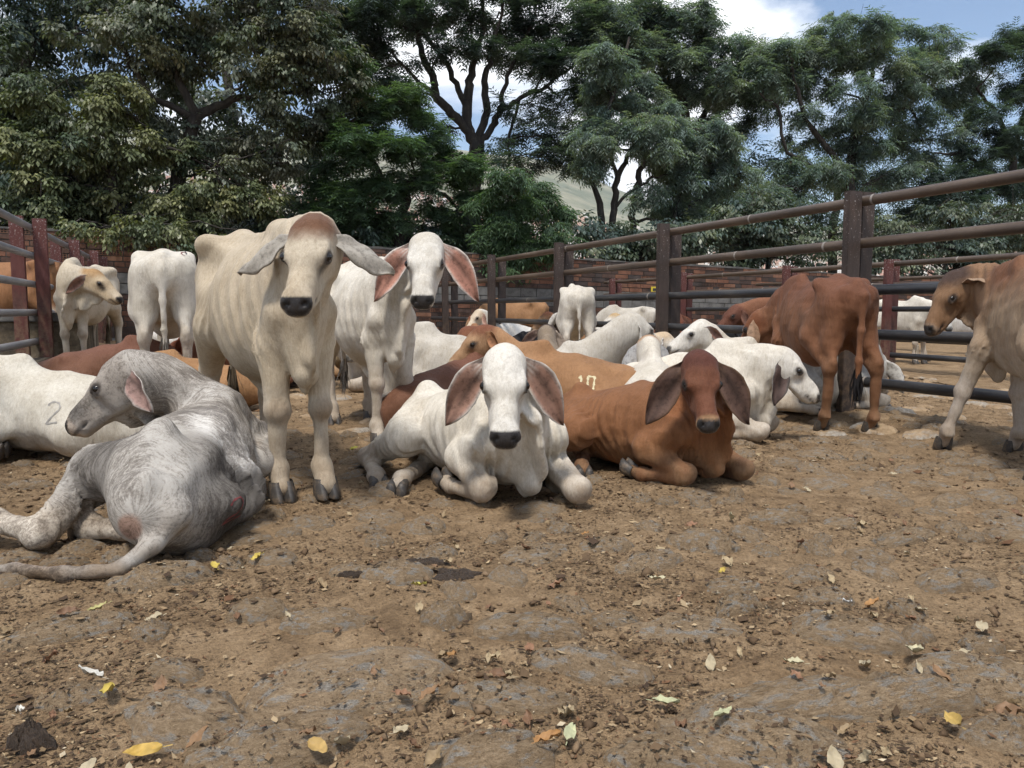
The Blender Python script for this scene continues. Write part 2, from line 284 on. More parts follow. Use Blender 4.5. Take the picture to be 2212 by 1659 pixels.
class Field:
    """Implicit body: tapered elliptic capsules blended into one skin, meshed by surface nets."""
    def __init__(self): self.prims = []; self.folds = []
    def cap(self, a, b, ra, rb, k=.05, side=(0, 1, 0), sub=False):
        ra = (ra, ra) if np.isscalar(ra) else ra
        rb = (rb, rb) if np.isscalar(rb) else rb
        self.prims.append((np.array(a, float), np.array(b, float), ra, rb, k, np.array(side, float), sub))
    def ball(self, c, r, k=.05, sub=False):
        self.cap(c, np.array(c, float) + V3(1e-4, 0, 0), r, r, k, (0, 1, 0), sub)
    def ell(self, c, fwd, side, r, k=.05):        # r = (along, side, vert)
        fwd = nrm(np.array(fwd, float)); L = max(r[0] - .5 * (r[1] + r[2]), .001)
        c = np.array(c, float)
        self.cap(c - fwd * L, c + fwd * L, (r[1], r[2]), (r[1], r[2]), k, side)
    def mesh(self, res, bump=.003, seed=0, ribs=None):
        P = self.prims
        lo = np.min([np.minimum(p[0], p[1]) - max(max(p[2]), max(p[3])) for p in P if not p[6]], axis=0) - 3 * res
        hi = np.max([np.maximum(p[0], p[1]) + max(max(p[2]), max(p[3])) for p in P if not p[6]], axis=0) + 3 * res
        lo[2] = max(lo[2], -.06)
        n = np.ceil((hi - lo) / res).astype(int) + 1
        F = np.full(n, .2, np.float32)
        ax = [(lo[i] + res * np.arange(n[i])).astype(np.float32) for i in range(3)]
        for a, b, ra, rb, k, side, sub in P:
            if not sub:
                mr = .55 * res
                ra = (max(ra[0], mr), max(ra[1], mr)); rb = (max(rb[0], mr), max(rb[1], mr))
            m = max(max(ra), max(rb)) + k + 2 * res
            i0 = np.maximum(np.floor((np.minimum(a, b) - m - lo) / res).astype(int), 0)
            i1 = np.minimum(np.ceil((np.maximum(a, b) + m - lo) / res).astype(int) + 1, n)
            if (i1 <= i0).any(): continue
            X = ax[0][i0[0]:i1[0]][:, None, None] - np.float32(a[0])
            Y = ax[1][i0[1]:i1[1]][None, :, None] - np.float32(a[1])
            Z = ax[2][i0[2]:i1[2]][None, None, :] - np.float32(a[2])
            d = b - a; L = np.linalg.norm(d); t = d / L
            sd = side - t * np.dot(side, t)
            if np.linalg.norm(sd) < .05: sd = V3(1, 0, 0) - t * t[0]
            sd = nrm(sd); ve = np.cross(t, sd)
            f = np.float32
            A = X * f(t[0]) + Y * f(t[1]) + Z * f(t[2])
            B = X * f(sd[0]) + Y * f(sd[1]) + Z * f(sd[2])
            C = X * f(ve[0]) + Y * f(ve[1]) + Z * f(ve[2])
            s = np.clip(A / f(L), 0, 1)
            A = A - s * f(L)
            w = f(ra[0]) + s * f(rb[0] - ra[0]); h = f(ra[1]) + s * f(rb[1] - ra[1])
            r = .5 * (w + h)
            A /= r; B /= w; C /= h
            k0 = np.sqrt(A * A + B * B + C * C)
            A /= r; B /= w; C /= h
            k1 = np.sqrt(A * A + B * B + C * C) + f(1e-6)
            D = k0 * (k0 - 1) / k1
            D = np.where(k0 < .05, -np.minimum(w, h), D)
            S = F[i0[0]:i1[0], i0[1]:i1[1], i0[2]:i1[2]]
            if sub:
                hh = np.maximum(k - np.abs(S + D), 0) / k
                S[...] = np.maximum(S, -D) + hh * hh * (k * .25)
            else:
                hh = np.maximum(k - np.abs(S - D), 0) / k
                S[...] = np.minimum(S, D) - hh * hh * (k * .25)
        if bump > 0:
            rs = np.random.RandomState(seed)
            for q in range(6):
                w = rs.normal(size=3) * (14 + 5 * q); ph = rs.rand() * 6.3
                F += (bump / (1 + .5 * q)) * np.sin((ax[0] * w[0])[:, None, None] + (ax[1] * w[1])[None, :, None] + (ax[2] * w[2])[None, None, :] + ph).astype(np.float32)
        for c, rad, d, lam, amp in self.folds:            # wrinkles of loose skin: c centre, d direction across the creases
            if lam < 2.6 * res: continue
            c = np.array(c, float); d = nrm(np.array(d, float)); m = rad * 1.7
            i0 = np.maximum(np.floor((c - m - lo) / res).astype(int), 0); i1 = np.minimum(np.ceil((c + m - lo) / res).astype(int) + 1, n)
            if (i1 <= i0).any(): continue
            X = ax[0][i0[0]:i1[0]][:, None, None] - np.float32(c[0]); Y = ax[1][i0[1]:i1[1]][None, :, None] - np.float32(c[1]); Z = ax[2][i0[2]:i1[2]][None, None, :] - np.float32(c[2])
            msk = np.exp(-(X * X + Y * Y + Z * Z) / np.float32((rad * .8) ** 2))
            ph = (X * d[0] + Y * d[1] + Z * d[2]) * (2 * math.pi / lam) + 1.1 * np.sin(9 * X + 5 * Z + 3) + .9 * np.sin(13 * Z - 7 * Y) + .7 * np.sin(21 * X + 17 * Y)
            F[i0[0]:i1[0], i0[1]:i1[1], i0[2]:i1[2]] += (amp * msk * (np.sin(ph) + .35 * np.sin(2 * ph + 1))).astype(np.float32)
        return surface_nets(F, lo, res)

def surface_nets(F, lo, res):
    n = F.shape
    S = F < 0
    c = [S[i:n[0]-1+i, j:n[1]-1+j, k:n[2]-1+k] for i in (0, 1) for j in (0, 1) for k in (0, 1)]
    anyS = c[0].copy(); allS = c[0].copy()
    for q in c[1:]: anyS |= q; allS &= q
    mix = anyS & ~allS
    idx = np.full(mix.shape, -1, np.int64)
    I, J, K = np.nonzero(mix); N = len(I)
    idx[I, J, K] = np.arange(N)
    acc = np.zeros((N, 3)); cnt = np.zeros(N)
    cor = [(i, j, k) for i in (0, 1) for j in (0, 1) for k in (0, 1)]
    val = {q: F[I+q[0], J+q[1], K+q[2]].astype(np.float64) for q in cor}
    for a in cor:
        for d in range(3):
            if a[d]: continue
            b = list(a); b[d] = 1; b = tuple(b)
            va, vb = val[a], val[b]
            m = (va < 0) != (vb < 0)
            t = np.where(m, va / np.where(m, va - vb, 1), 0)
            p = np.array(a, float)[None, :].repeat(N, 0); p[:, d] += t
            acc += p * m[:, None]; cnt += m
    V = acc / cnt[:, None] + np.stack([I, J, K], 1)
    V = V * res + lo
    quads = []
    for d in range(3):
        o = [q for q in range(3) if q != d]
        sl0 = [slice(None)] * 3; sl1 = [slice(None)] * 3
        sl0[d] = slice(0, n[d]-1); sl1[d] = slice(1, n[d])
        for q in o: sl0[q] = slice(1, n[q]-1); sl1[q] = slice(1, n[q]-1)
        A = S[tuple(sl0)]; B = S[tuple(sl1)]
        m = A != B
        E = np.stack(np.nonzero(m), 1)
        if len(E) == 0: continue
        flip = A[m]
        E[:, o[0]] += 1; E[:, o[1]] += 1
        def at(da, db):
            e = E.copy(); e[:, o[0]] -= da; e[:, o[1]] -= db
            return idx[e[:, 0], e[:, 1], e[:, 2]]
        Q = np.stack([at(0, 0), at(1, 0), at(1, 1), at(0, 1)], 1)
        if d == 1: flip = ~flip
        Q[~flip] = Q[~flip][:, ::-1]
        quads.append(Q)
    Q = np.concatenate(quads)
    Q = Q[(Q >= 0).all(1)]
    return V, Q

def np_mesh(name, V, Q, smooth=True):
    me = bpy.data.meshes.new(name)
    V = np.asarray(V, np.float32); Q = np.asarray(Q, np.int32); k = Q.shape[1]
    me.vertices.add(len(V)); me.vertices.foreach_set('co', V.ravel())
    me.loops.add(Q.size); me.loops.foreach_set('vertex_index', Q.ravel())
    me.polygons.add(len(Q)); me.polygons.foreach_set('loop_start', np.arange(0, Q.size, k, dtype=np.int32))
    if smooth: me.polygons.foreach_set('use_smooth', np.ones(len(Q), bool))
    me.update(); me.validate()
    return me

def set_col(me, rgb, name='Coat', alpha=None):
    at = me.color_attributes.new(name, 'FLOAT_COLOR', 'POINT')
    c = np.ones((len(me.vertices), 4), np.float32); c[:, :3] = rgb
    if alpha is not None: c[:, 3] = alpha
    at.data.foreach_set('color', c.ravel())

def sstep(x, a, b):
    t = np.clip((x - a) / (b - a), 0, 1)
    return t * t * (3 - 2 * t)

def seg_dist(P, a, b):
    a = np.asarray(a, float); b = np.asarray(b, float); d = b - a
    t = np.clip(((P - a) @ d) / max(d @ d, 1e-9), 0, 1)
    return np.linalg.norm(P - a - t[:, None] * d, axis=1)

def vnoise(P, f, seed):
    rs = np.random.RandomState(seed); o = np.zeros(len(P))
    for q in range(7):
        w = rs.normal(size=3) * f * (1 + .35 * q)
        o += np.sin(P @ w + rs.rand() * 6.3) / (1 + .3 * q)
    return o / 3.4

def head_frame(yaw, pitch, roll=0):
    y, p, r = map(math.radians, (yaw, pitch, roll))
    f = V3(math.cos(p) * math.cos(y), math.cos(p) * math.sin(y), math.sin(p))
    s = V3(-math.sin(y), math.cos(y), 0); u = np.cross(f, s)
    s2 = s * math.cos(r) + u * math.sin(r); u2 = u * math.cos(r) - s * math.sin(r)
    return f, s2, u2

HOOF = {}
def hoof_mesh():
    """one cloven foot: two claws, toe along +x, sole at z = 0"""
    if 'm' in HOOF: return HOOF['m']
    V, Q = [], []
    for sgn in (-1, 1):
        b = len(V); n = 10
        rings = [(.080, .030, .021, .000), (.060, .036, .0245, .006), (.030, .043, .0265, .018), (.006, .047, .027, .028), (0, .044, .024, .028)]
        for z, rx, ry, off in rings:
            for i in range(n):
                a = 2 * math.pi * i / n
                x = math.cos(a); y = math.sin(a)
                taper = 1 - .45 * max(x, 0) ** 2
                V.append((x * rx + off - .01, sgn * .026 + y * ry * taper - sgn * .004 * max(x, 0), z))
        for r in range(len(rings) - 1):
            for i in range(n):
                Q.append((b + r*n + i, b + r*n + (i+1) % n, b + (r+1)*n + (i+1) % n, b + (r+1)*n + i)[::-1])
        V.append((.02, sgn * .026, 0)); c = len(V) - 1; last = b + (len(rings)-1) * n
        for i in range(0, n, 2): Q.append((c, last + (i+2) % n, last + i + 1, last + i)[::1])
    HOOF['m'] = np_mesh('hoof', V, Q)
    return HOOF['m']

def eye_mesh():
    if 'e' in HOOF: return HOOF['e']
    bm = bmesh.new(); bmesh.ops.create_uvsphere(bm, u_segments=14, v_segments=10, radius=1)
    for f in bm.faces: f.smooth = True
    me = bpy.data.meshes.new('eye'); bm.to_mesh(me); bm.free(); HOOF['e'] = me
    return me

def child(name, me, parent, mat, mtx=None):
    o = bpy.data.objects.new(name, me); COL.objects.link(o); o.parent = parent
    if mat is not None:
        if len(me.materials) == 0: me.materials.append(mat)
    if mtx is not None: o.matrix_local = mtx
    return o

def ear_geo(root, el, en, L, W, bend, cup, coat, inner, edge, droop_v, fine=True):
    """cupped, pointed zebu ear with an inner and an outer skin"""
    el = nrm(el); en = nrm(en - el * np.dot(en, el)); ew = np.cross(en, el)
    S, T = (19, 13) if fine else (11, 7)
    ws = np.interp(np.linspace(0, 1, S), [0, .12, .3, .5, .68, .84, .94, 1], [.046, .062, .110, .13, .120, .078, .038, .004]) / .13
    G = np.zeros((S, T, 3))
    for i in range(S):
        s = i / (S - 1)
        c = root + el * L * (s - .25 * bend * s * s) + droop_v * bend * L * s ** 1.7
        for j in range(T):
            t = -1 + 2 * j / (T - 1)
            fold = cup * (1.5 - .9 * s)
            a = t * (.35 + fold)
            asym = .12 * s * (1 - s) * 4 * (t > 0) * t
            y = math.sin(a) / max(math.sin(.35 + fold) if .35 + fold < 1.57 else 1, .3)
            G[i, j] = c + ew * (y + asym) * W * ws[i] * .5 + en * ((1 - math.cos(a)) * W * ws[i] * .55 + .010 * math.sin(7 * s + 3 * t) + .006 * math.sin(19 * s) * t * t)
    th = .007
    O = G - en[None, None, :] * th
    V = np.concatenate([G.reshape(-1, 3), O.reshape(-1, 3)]); n = S * T
    Q = []
    for i in range(S - 1):
        for j in range(T - 1):
            a = i*T + j; Q.append((a, a+1, a+T+1, a+T)); Q.append((n+a, n+a+T, n+a+T+1, n+a+1))
    for i in range(S - 1):
        for j in (0, T - 1):
            a = i*T + j; q = (a, a+T, n+a+T, n+a); Q.append(q if j == 0 else q[::-1])
    for j in range(T - 1):
        for i in (0, S - 1):
            a = i*T + j; q = (a, n+a, n+a+1, a+1); Q.append(q if i == 0 else q[::-1])
    C = np.zeros((2*n, 3))
    for i in range(S):
        s = i / (S - 1)
        for j in range(T):
            t = abs(-1 + 2 * j / (T - 1)); tt = -1 + 2 * j / (T - 1)
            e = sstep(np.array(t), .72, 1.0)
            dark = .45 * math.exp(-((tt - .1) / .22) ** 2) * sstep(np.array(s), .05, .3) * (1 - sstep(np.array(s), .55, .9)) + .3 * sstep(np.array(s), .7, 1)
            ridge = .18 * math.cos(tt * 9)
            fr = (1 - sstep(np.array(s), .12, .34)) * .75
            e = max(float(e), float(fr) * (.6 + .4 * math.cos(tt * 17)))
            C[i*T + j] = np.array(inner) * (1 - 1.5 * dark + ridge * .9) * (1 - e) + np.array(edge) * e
            C[n + i*T + j] = np.array(coat)
    return V, np.array(Q), C

def make_cow(name, label, spec):
    """spec: pose, loc(u,v), head (camera-relative heading), scale, head pose, ears, coat ..."""
    g = spec.get
    sc = g('s', 1.0); hs = g('hs', 1.0) ; lie = spec['pose'] == 'lie'
    sd = g('lean', 1); res = g('res', .02)
    fat = g('fat', 1.0); rw = g('rump', 1.0)
    F = Field()
    legs_low = []     # lower leg segments for colouring
    feet = []         # (pos, toe direction, up) in unit-scale local space
    knees = []
    if not lie:
        ST = [(.47, .82, .080, .18), (.37, .84, .098, .275), (.15, .82, .160, .30), (-.10, .80, .215, .315), (-.33, .86, .200, .26), (-.50, .95, .175, .225), (-.68, .985, .125, .145)]
        ST = [(V3(x, 0, z), w * (fat if -.4 < x < .3 else 1) * (rw if x < -.4 else 1), h) for x, z, w, h in ST]
        bend = g('bend', 0)
        for i in range(len(ST) - 1):
            a, b = ST[i], ST[i + 1]
            F.cap(a[0], b[0], a[1:], b[1:], .08)
        hump = g('hump', 1.0)
        F.ell((.30, 0, 1.125 + .035 * hump), (1, 0, -.15), (0, 1, 0), (.15, .055, .085 * hump), .09)
        F.cap((.30, 0, 1.11), (-.42, 0, 1.15), .03, .035, .07); F.cap((-.42, 0, 1.15), (-.70, 0, 1.13), .04, .04, .06)
        F.ell((.46, 0, .62), (.3, 0, -1), (0, 1, 0), (.14, .055, .075), .06)
        lo = g('legs', {})
        for s, nm in ((1, 'L'), (-1, 'R')):
            dx, dy = lo.get('f' + nm, (0, 0))
            k = lambda x, y, z, f: V3(x + dx * f, s * y + dy * f, z)
            F.cap((.24, .065 * s, 1.06), (.43, .088 * s, .80), .038, .055, .045)
            F.cap((.43, .088 * s, .80), k(.34, .098, .66, .2), .062, .066, .045)
            el, kn, fe = k(.345, .098, .66, .2), k(.375, .100, .39, .6), k(.368, .104, .13, 1)
            F.cap(el, kn, .070, .043, .035); F.ball(kn + V3(.008, 0, -.005), .050, .025)
            F.cap(kn, fe, .036, .029, .025); F.ball(fe, .039, .025)
            ho = k(.415, .104, 0, 1)
            F.cap(fe, ho + V3(-.005, 0, .055), .036, .043, .03)
            F.ball(fe + V3(-.04, .018, -.02), .014, .02); F.ball(fe + V3(-.04, -.018, -.02), .014, .02)
            feet.append((ho, V3(1, 0, 0), V3(0, 0, 1))); legs_low.append((kn, ho)); knees.append(kn + V3(.05, 0, -.01))
            dx, dy = lo.get('h' + nm, (0, 0))
            F.cap((-.53, .12 * s * rw, 1.00), k(-.40, .165 * rw, .74, .15), (.10 * rw, .19), (.085 * rw, .14), .06)
            F.cap((-.66, .095 * s * rw, 1.00), k(-.62, .125 * rw, .68, .2), .088 * rw, .080 * rw, .05)
            st, hk, fe = k(-.40, .165, .72, .15), k(-.69, .15, .49, .7), k(-.65, .15, .13, 1)
            F.cap(st, hk, .10, .048, .05); F.cap(k(-.62, .13, .72, .2), hk + V3(-.035, 0, .06), .06, .028, .06)
            F.ball(hk, .048, .03); F.ball(hk + V3(-.038, 0, .045), .028, .025)
            F.cap(hk, fe, .040, .032, .025); F.ball(fe, .041, .025)
            ho = k(-.60, .15, 0, 1)
            F.cap(fe, ho + V3(-.005, 0, .055), .038, .044, .03)
            F.ball(fe + V3(-.045, .018, -.02), .014, .02); F.ball(fe + V3(-.045, -.018, -.02), .014, .02)
            feet.append((ho, V3(1, 0, 0), V3(0, 0, 1))); legs_low.append((hk, ho))
            F.ball((-.46, .185 * s, 1.125), .052, .07)         # hook bone
            F.ball((-.73, .085 * s, 1.06), .045, .06)          # pin bone
            F.ball((-.36, .24 * s, 1.03), .09, .08, sub=True)  # flank hollow
        if g('male', 0): F.cap((-.18, 0, .50), (-.05, 0, .40), .055, .03, .05)
        neck0 = V3(.40, 0, .96); chest = V3(.52, 0, .58)
        tail = g('tail', [(-.735, 0, 1.12), (-.80, 0, 1.03), (-.80, 0, .78), (-.785, 0, .55), (-.78, 0, .38)])
    else:
        tw = g('twist', 0.0)       # lateral curve of the spine, + = towards the lean side
        def cv(x): return tw * sd * (x - .1) ** 2
        low = g('low', 1.0)
        XS = [.47, .35, .13, -.12, -.34, -.50, -.68]; ZS = [q * low for q in (.35, .36, .335, .305, .285, .27, .26)]
        WS = [.105, .165, .225, .272, .248, .21, .15]; HS = [q * low for q in (.195, .275, .285, .27, .235, .205, .15)]; roll0 = math.radians(g('roll0', 0))
        roll = math.radians(g('roll', 32))
        th_ = lambda x: sd * (roll0 + (roll - roll0) * float(sstep(np.array(-x), -.30, .50)))
        cz = lambda x: float(np.interp(-x, [-q for q in XS], ZS)); chh = lambda x: float(np.interp(-x, [-q for q in XS], HS)); cww = lambda x: float(np.interp(-x, [-q for q in XS], WS))
        def RP(x, y, z):           # point in the rolled cross-section at x
            t = th_(x); return V3(x, cv(x) + y * math.cos(t) - z * math.sin(t), cz(x) + y * math.sin(t) + z * math.cos(t))
        for i in range(6):
            t = th_((XS[i] + XS[i+1]) / 2); fa = fat if i in (1, 2, 3, 4) else 1
            F.cap(RP(XS[i], 0, 0), RP(XS[i+1], 0, 0), (WS[i] * fa, HS[i]), (WS[i+1] * fa, HS[i+1]), .08, (0, math.cos(t), math.sin(t)))
        hump = g('hump', 1.0)
        F.ell(RP(.30, 0, .265 * low + .035 * hump), (1, 0, -.15), (0, 1, 0), (.15, .055, .085 * hump), .09)
        F.cap(RP(.30, 0, .25 * low), RP(-.05, 0, .265 * low), .03, .03, .08); F.cap(RP(-.05, 0, .265 * low), RP(-.42, 0, .225 * low), .03, .035, .08); F.cap(RP(-.42, 0, .225 * low), RP(-.70, 0, .15 * low), .04, .04, .06)
        F.ell((.52, 0, .20), (.3, 0, -1), (0, 1, 0), (.16, .05, .075), .05)
        for s in (1, -1):
            kx, ky = g('knee' + ('L' if s > 0 else 'R'), (.58, .21))
            el, kn = V3(.24, .225 * s, .20), V3(kx, ky * s, .085)
            F.cap((.28, .12 * s, .55 * low), (.46, .165 * s, .36 * low), .045, .072, .045)
            F.cap((.45, .165 * s, .36 * low), el, .088, .080, .045)
            F.cap(el, kn, .086, .056, .035); F.ball(kn, .061, .03); F.ball(kn + V3(.035, 0, .02), .034, .03)
            fe = V3(kx - .27, ky * s + .055 * s, .045)
            F.cap(kn + V3(-.02, .01 * s, -.03), fe, .043, .036, .03); F.ball(fe, .043, .02)
            F.cap(fe, fe + V3(-.07, .0, .005), .037, .04, .02)
            feet.append((fe + V3(-.135, 0, .01), nrm(V3(-.4, 0, .9)), V3(1, 0, .1)))
            legs_low.append((kn, fe)); knees.append(kn + V3(.05, 0, -.02))
        c5 = cv(-.5)
        # hind leg lying on the lean side
        hx, hy = g('hindA', (0, 0))
        st, hk = V3(-.20 + hx * .5, .35 * sd + c5 + hy * .5 * sd, .25), V3(-.57 + hx, .47 * sd + c5 + hy * sd, .095)
        hk = V3(*g('hockA')) if g('hockA') else hk
        F.cap(RP(-.50, .09 * sd, .05), st + V3(-.05, -.04 * sd, .02), (.155, .15), (.12, .11), .05)
        F.cap(st, hk, .098, .052, .045); F.ball(st, .092, .05)
        F.ball(hk, .053, .03); F.ball(hk + V3(-.055, .01 * sd, -.01), .032, .03)
        fe = hk + V3(*g('cannA', (.30, .05 * sd, -.045)))
        F.cap(hk, fe, .047, .039, .04); F.ball(fe, .048, .03)
        dirA = fe - hk; dirA[2] = 0; dirA = nrm(dirA)
        ho = fe + dirA * .065 + V3(0, 0, -.012)
        F.cap(fe, ho, .041, .043, .03)
        feet.append((ho + dirA * .065 + V3(0, 0, -.014), nrm(V3(0, 0, -.9) + dirA * .5), -dirA)); legs_low.append((hk, ho))
        # the other hind leg tucked under the belly, foot coming out on the lean side
        F.cap(RP(-.50, -.12 * sd, 0), (-.22, -.22 * sd + c5, .16), (.14, .14), (.11, .11), .09)
        F.cap((-.22, -.22 * sd + c5, .15), (-.50, -.02 * sd + c5, .08), .10, .06, .06)
        fx, fy = g('hindB', (-.16, .36))
        fe = V3(fx, fy * sd + c5, .055); hkB = V3(-.48, .02 * sd + c5, .07)
        F.cap(hkB, fe, .05, .039, .04); F.ball(fe, .046, .03)
        dirB = nrm(V3(.75, .5 * sd, 0)); ho = fe + dirB * .065 + V3(0, 0, -.008)
        F.cap(fe, ho, .041, .043, .03)
        feet.append((ho + dirB * .065 + V3(0, 0, -.012), nrm(V3(0, 0, -.9) + dirB * .5), -dirB)); legs_low.append((hkB, ho))
        for s in (1, -1):
            F.ball(RP(-.46, .195 * s, .165), .050, .08)
            F.ball(RP(-.73, .085 * s, .09), .045, .06)
            F.ball(RP(-.33, .25 * s, .20), .08, .08, sub=True)
        neck0 = V3(.42, 0, .47 * low); chest = V3(.57, 0, .16)
        t0 = RP(-.73, 0, .12)
        tail = g('tail', [tuple(t0), tuple(t0 + V3(-.075, 0, -.10)), (t0[0] - .08, t0[1] + .05 * sd, .10), (t0[0] - .02, t0[1] + .22 * sd, .04), (t0[0] + .10, t0[1] + .38 * sd, .035)])
    # ---- neck and head (head-size multiplier hs relative to the body)
    hd = spec['headpose']                              # dict: pos (poll), yaw, pitch, roll
    f, s_, u = head_frame(hd['yaw'], hd['pitch'], hd.get('roll', 0))
    O = V3(*hd['pos'])
    H = lambda x, y, z: O + (f * x + s_ * y + u * z) * hs
    hr = lambda r: tuple(q * hs for q in r) if not np.isscalar(r) else r * hs
    def hc(a, b, ra, rb, k): F.cap(H(*a), H(*b), hr(ra), hr(rb), k * hs, s_)
    F.ell(H(.085, 0, -.070), f, s_, hr((.115, .094, .098)), .03)
    hc((.06, 0, -.042), (.20, 0, -.040), (.084, .054), (.088, .050), .04)
    hc((.15, 0, -.088), (.32, 0, -.086), (.088, .088), (.054, .058), .03)
    hc((.19, 0, -.046), (.385, 0, -.052), (.048, .03), (.036, .026), .03)
    hc((.32, 0, -.092), (.405, 0, -.095), (.056, .062), (.063, .056), .03)
    F.ell(H(.428, 0, -.096), f, s_, hr((.045, .060, .046)), .02)
    hc((.32, 0, -.140), (.410, 0, -.146), (.040, .030), (.036, .025), .02)
    for q in (1, -1):
        hc((.185, .077*q, -.054), (.19, .078*q, -.054), .031, .031, .025)
        hc((.140, .082*q, -.022), (.205, .076*q, -.018), .015, .012, .015)
        hc((.160, .094*q, -.028), (.226, .089*q, -.034), .0095, .008, .006)
        hc((.166, .101*q, -.064), (.224, .096*q, -.062), .008, .007, .008)
        hc((.10, .050*q, -.176), (.36, .028*q, -.138), .042, .028, .04)
        hc((.08, .053*q, -.12), (.17, .060*q, -.115), (.037, .078), (.032, .056), .04)
        hc((.405, .036*q, -.066), (.435, .042*q, -.076), .024, .022, .015)
        F.cap(H(.450, .030*q, -.066), H(.458, .047*q, -.056), .010 * hs, .014 * hs, .008, s_, True)
        F.cap(H(.462, .016*q, -.126), H(.35, .062*q, -.124), .0055 * hs, .005 * hs, .006, s_, True)
        F.cap(H(.184, .112*q, -.044), H(.206, .111*q, -.043), .016 * hs, .016 * hs, .005, s_, True)
    p0 = neck0; p3 = H(.045, 0, -.105)
    p1 = p0 + V3(.16, 0, .10) + V3(*g('neck1', (0, 0, 0)))
    p2 = p3 + (-.4 * f - .7 * u) * .17 * hs + V3(*g('neck2', (0, 0, 0)))
    bz = lambda t: (1-t)**3 * p0 + 3*t*(1-t)**2 * p1 + 3*t*t*(1-t) * p2 + t**3 * p3
    N = 7; pts = [bz(i / N) for i in range(N + 1)]
    nw = g('neckw', 1.0)
    for i in range(N):
        ta, tb = i / N, (i + 1) / N
        sa = nrm(V3(0, 1, 0) * (1 - ta) + s_ * ta + V3(0, 1e-3, 0))
        R = lambda t: (np.interp(t, [0, .35, .7, 1], [.092, .074, .064, .072]) * nw, np.interp(t, [0, .35, .7, 1], [.195, .152, .120, .096]) * nw)
        F.cap(pts[i], pts[i + 1], R(ta), R(tb), .06, sa)
    # dewlap: a thin hanging fold from the throat along the neck to the brisket
    dw = g('dewlap', .07)
    prev = None
    dl = [H(.17, 0, -.175)]
    for t in (.78, .6, .42, .24, .08):
        i = t; tn = nrm(bz(min(t + .05, 1)) - bz(t - .05)); sa = nrm(V3(0, 1, 0) * (1 - t) + s_ * t)
        vv = np.cross(tn, sa)
        if vv[2] < 0 and abs(vv[2]) > .3: vv = -vv
        drop = np.interp(t, [0, .35, .7, 1], [.195, .152, .120, .096]) * nw + dw * .45
        dl.append(bz(t) - vv * drop + V3(0, 0, -dw * .25))
    dl.append(chest + V3(.03, 0, .05)); dl.append(chest + V3(-.10, 0, -.06))
    for i in range(len(dl) - 1):
        wob = .012 * math.sin(i * 2.1 + sc * 9)
        F.cap(dl[i] + V3(0, wob, 0), dl[i + 1] + V3(0, -wob, 0), (.021, .038 + dw * .50), (.021, .038 + dw * .50), .016, s_ if i < 3 else (0, 1, 0))
    F.ball(dl[0] * .6 + dl[1] * .4 + V3(0, .006, -.01), .036, .02); F.ball(dl[3] + V3(.01, -.008, -.01), .030, .02)
    # tail
    tr = np.linspace(.036, .0165, len(tail))
    for i in range(len(tail) - 1): F.cap(tail[i], tail[i + 1], tr[i], tr[i + 1], .03)
    for e in g('extra', []): F.cap(*e)
    fa_ = g('foldamp', .0125)
    for t in (.15, .35, .55):
        c_ = bz(t); F.folds.append((c_, .17, (.45, 1, 0) if abs(c_[1]) < .12 else (1, .3, 0), .046, fa_ * .7))
    if lie:
        for s in (1, -1):
            F.folds.append(((-.20, .27 * s, .30 * low), .24, (1, 0, .25), .050, fa_)); F.folds.append(((-.40, .40 * s, .18), .16, (.9, .5 * s, -.3), .042, fa_)); F.folds.append(((.45, .15 * s, .27), .20, (.25, 1, .1), .050, fa_ * .9)); F.folds.append(((.05, .25 * s, .33 * low), .25, (1, 0, .1), .09, fa_ * .5))
    else:
        for s in (1, -1): F.folds.append(((-.30, .2 * s, .72), .16, (1, 0, -.5), .046, fa_ * .5)); F.folds.append(((.30, .16 * s, .66), .12, (.8, .4, .4), .04, fa_ * .6)); F.folds.append(((.10, .2 * s, .85), .26, (1, 0, .2), .085, fa_ * .55))
    for q in g('folds', []): F.folds.append(q)
    V, Q = F.mesh(res / sc, bump=g('bump', .0028), seed=int(abs(spec['loc'][0] * 100)))
    # ---- colours on the skin
    c = spec['coat']; base = np.array(c['base']); n = len(V)
    C = np.tile(base, (n, 1)); seed = int(abs(spec['loc'][1] * 50)) + 3
    def mix(col, w): 
        w = np.clip(w, 0, 1)[:, None]; C[:] = C * (1 - w) + np.array(col) * w
    top = V[:, 2]
    if 'back' in c: mix(c['back'], sstep(top, .85, 1.12) if not lie else sstep(top, .42, .62))
    if 'belly' in c: mix(c['belly'], 1 - (sstep(top, .48, .75) if not lie else sstep(top, .1, .32)))
    if 'neck' in c:
        dn = np.min([np.linalg.norm(V - p, axis=1) for p in pts[1:]], axis=0); mix(c['neck'], .8 * (1 - sstep(dn, .16, .30)))
    if 'hump' in c: mix(c['hump'], 1 - sstep(np.linalg.norm((V - V3(.3, 0, 1.16 if not lie else .66)) * V3(.8, 1, 1), axis=1), .08, .22))
    dleg = np.min([seg_dist(V, a, b) for a, b in legs_low], axis=0)
    if 'leg' in c: mix(c['leg'], 1 - sstep(dleg, .06, .16))
    if knees:
        dk = np.min([np.linalg.norm(V - k_, axis=1) for k_ in knees], axis=0)
        mix(c.get('knee', base * np.array((.62, .52, .42))), (.6 if not lie else .45) * (1 - sstep(dk, .03, .085)))
    L = (V - O) / hs
    hx, hy, hz = L @ f, L @ s_, L @ u
    inh = (hx > -.08) & (hx < .55) & (np.abs(hy) < .17) & (hz > -.24) & (hz < .08)
    hb = inh * sstep(hx + .0 * hz, -.03, .05) * sstep(hz, -.22, -.13)
    if 'face' in c: mix(c['face'], hb * c.get('face_w', 1.0))
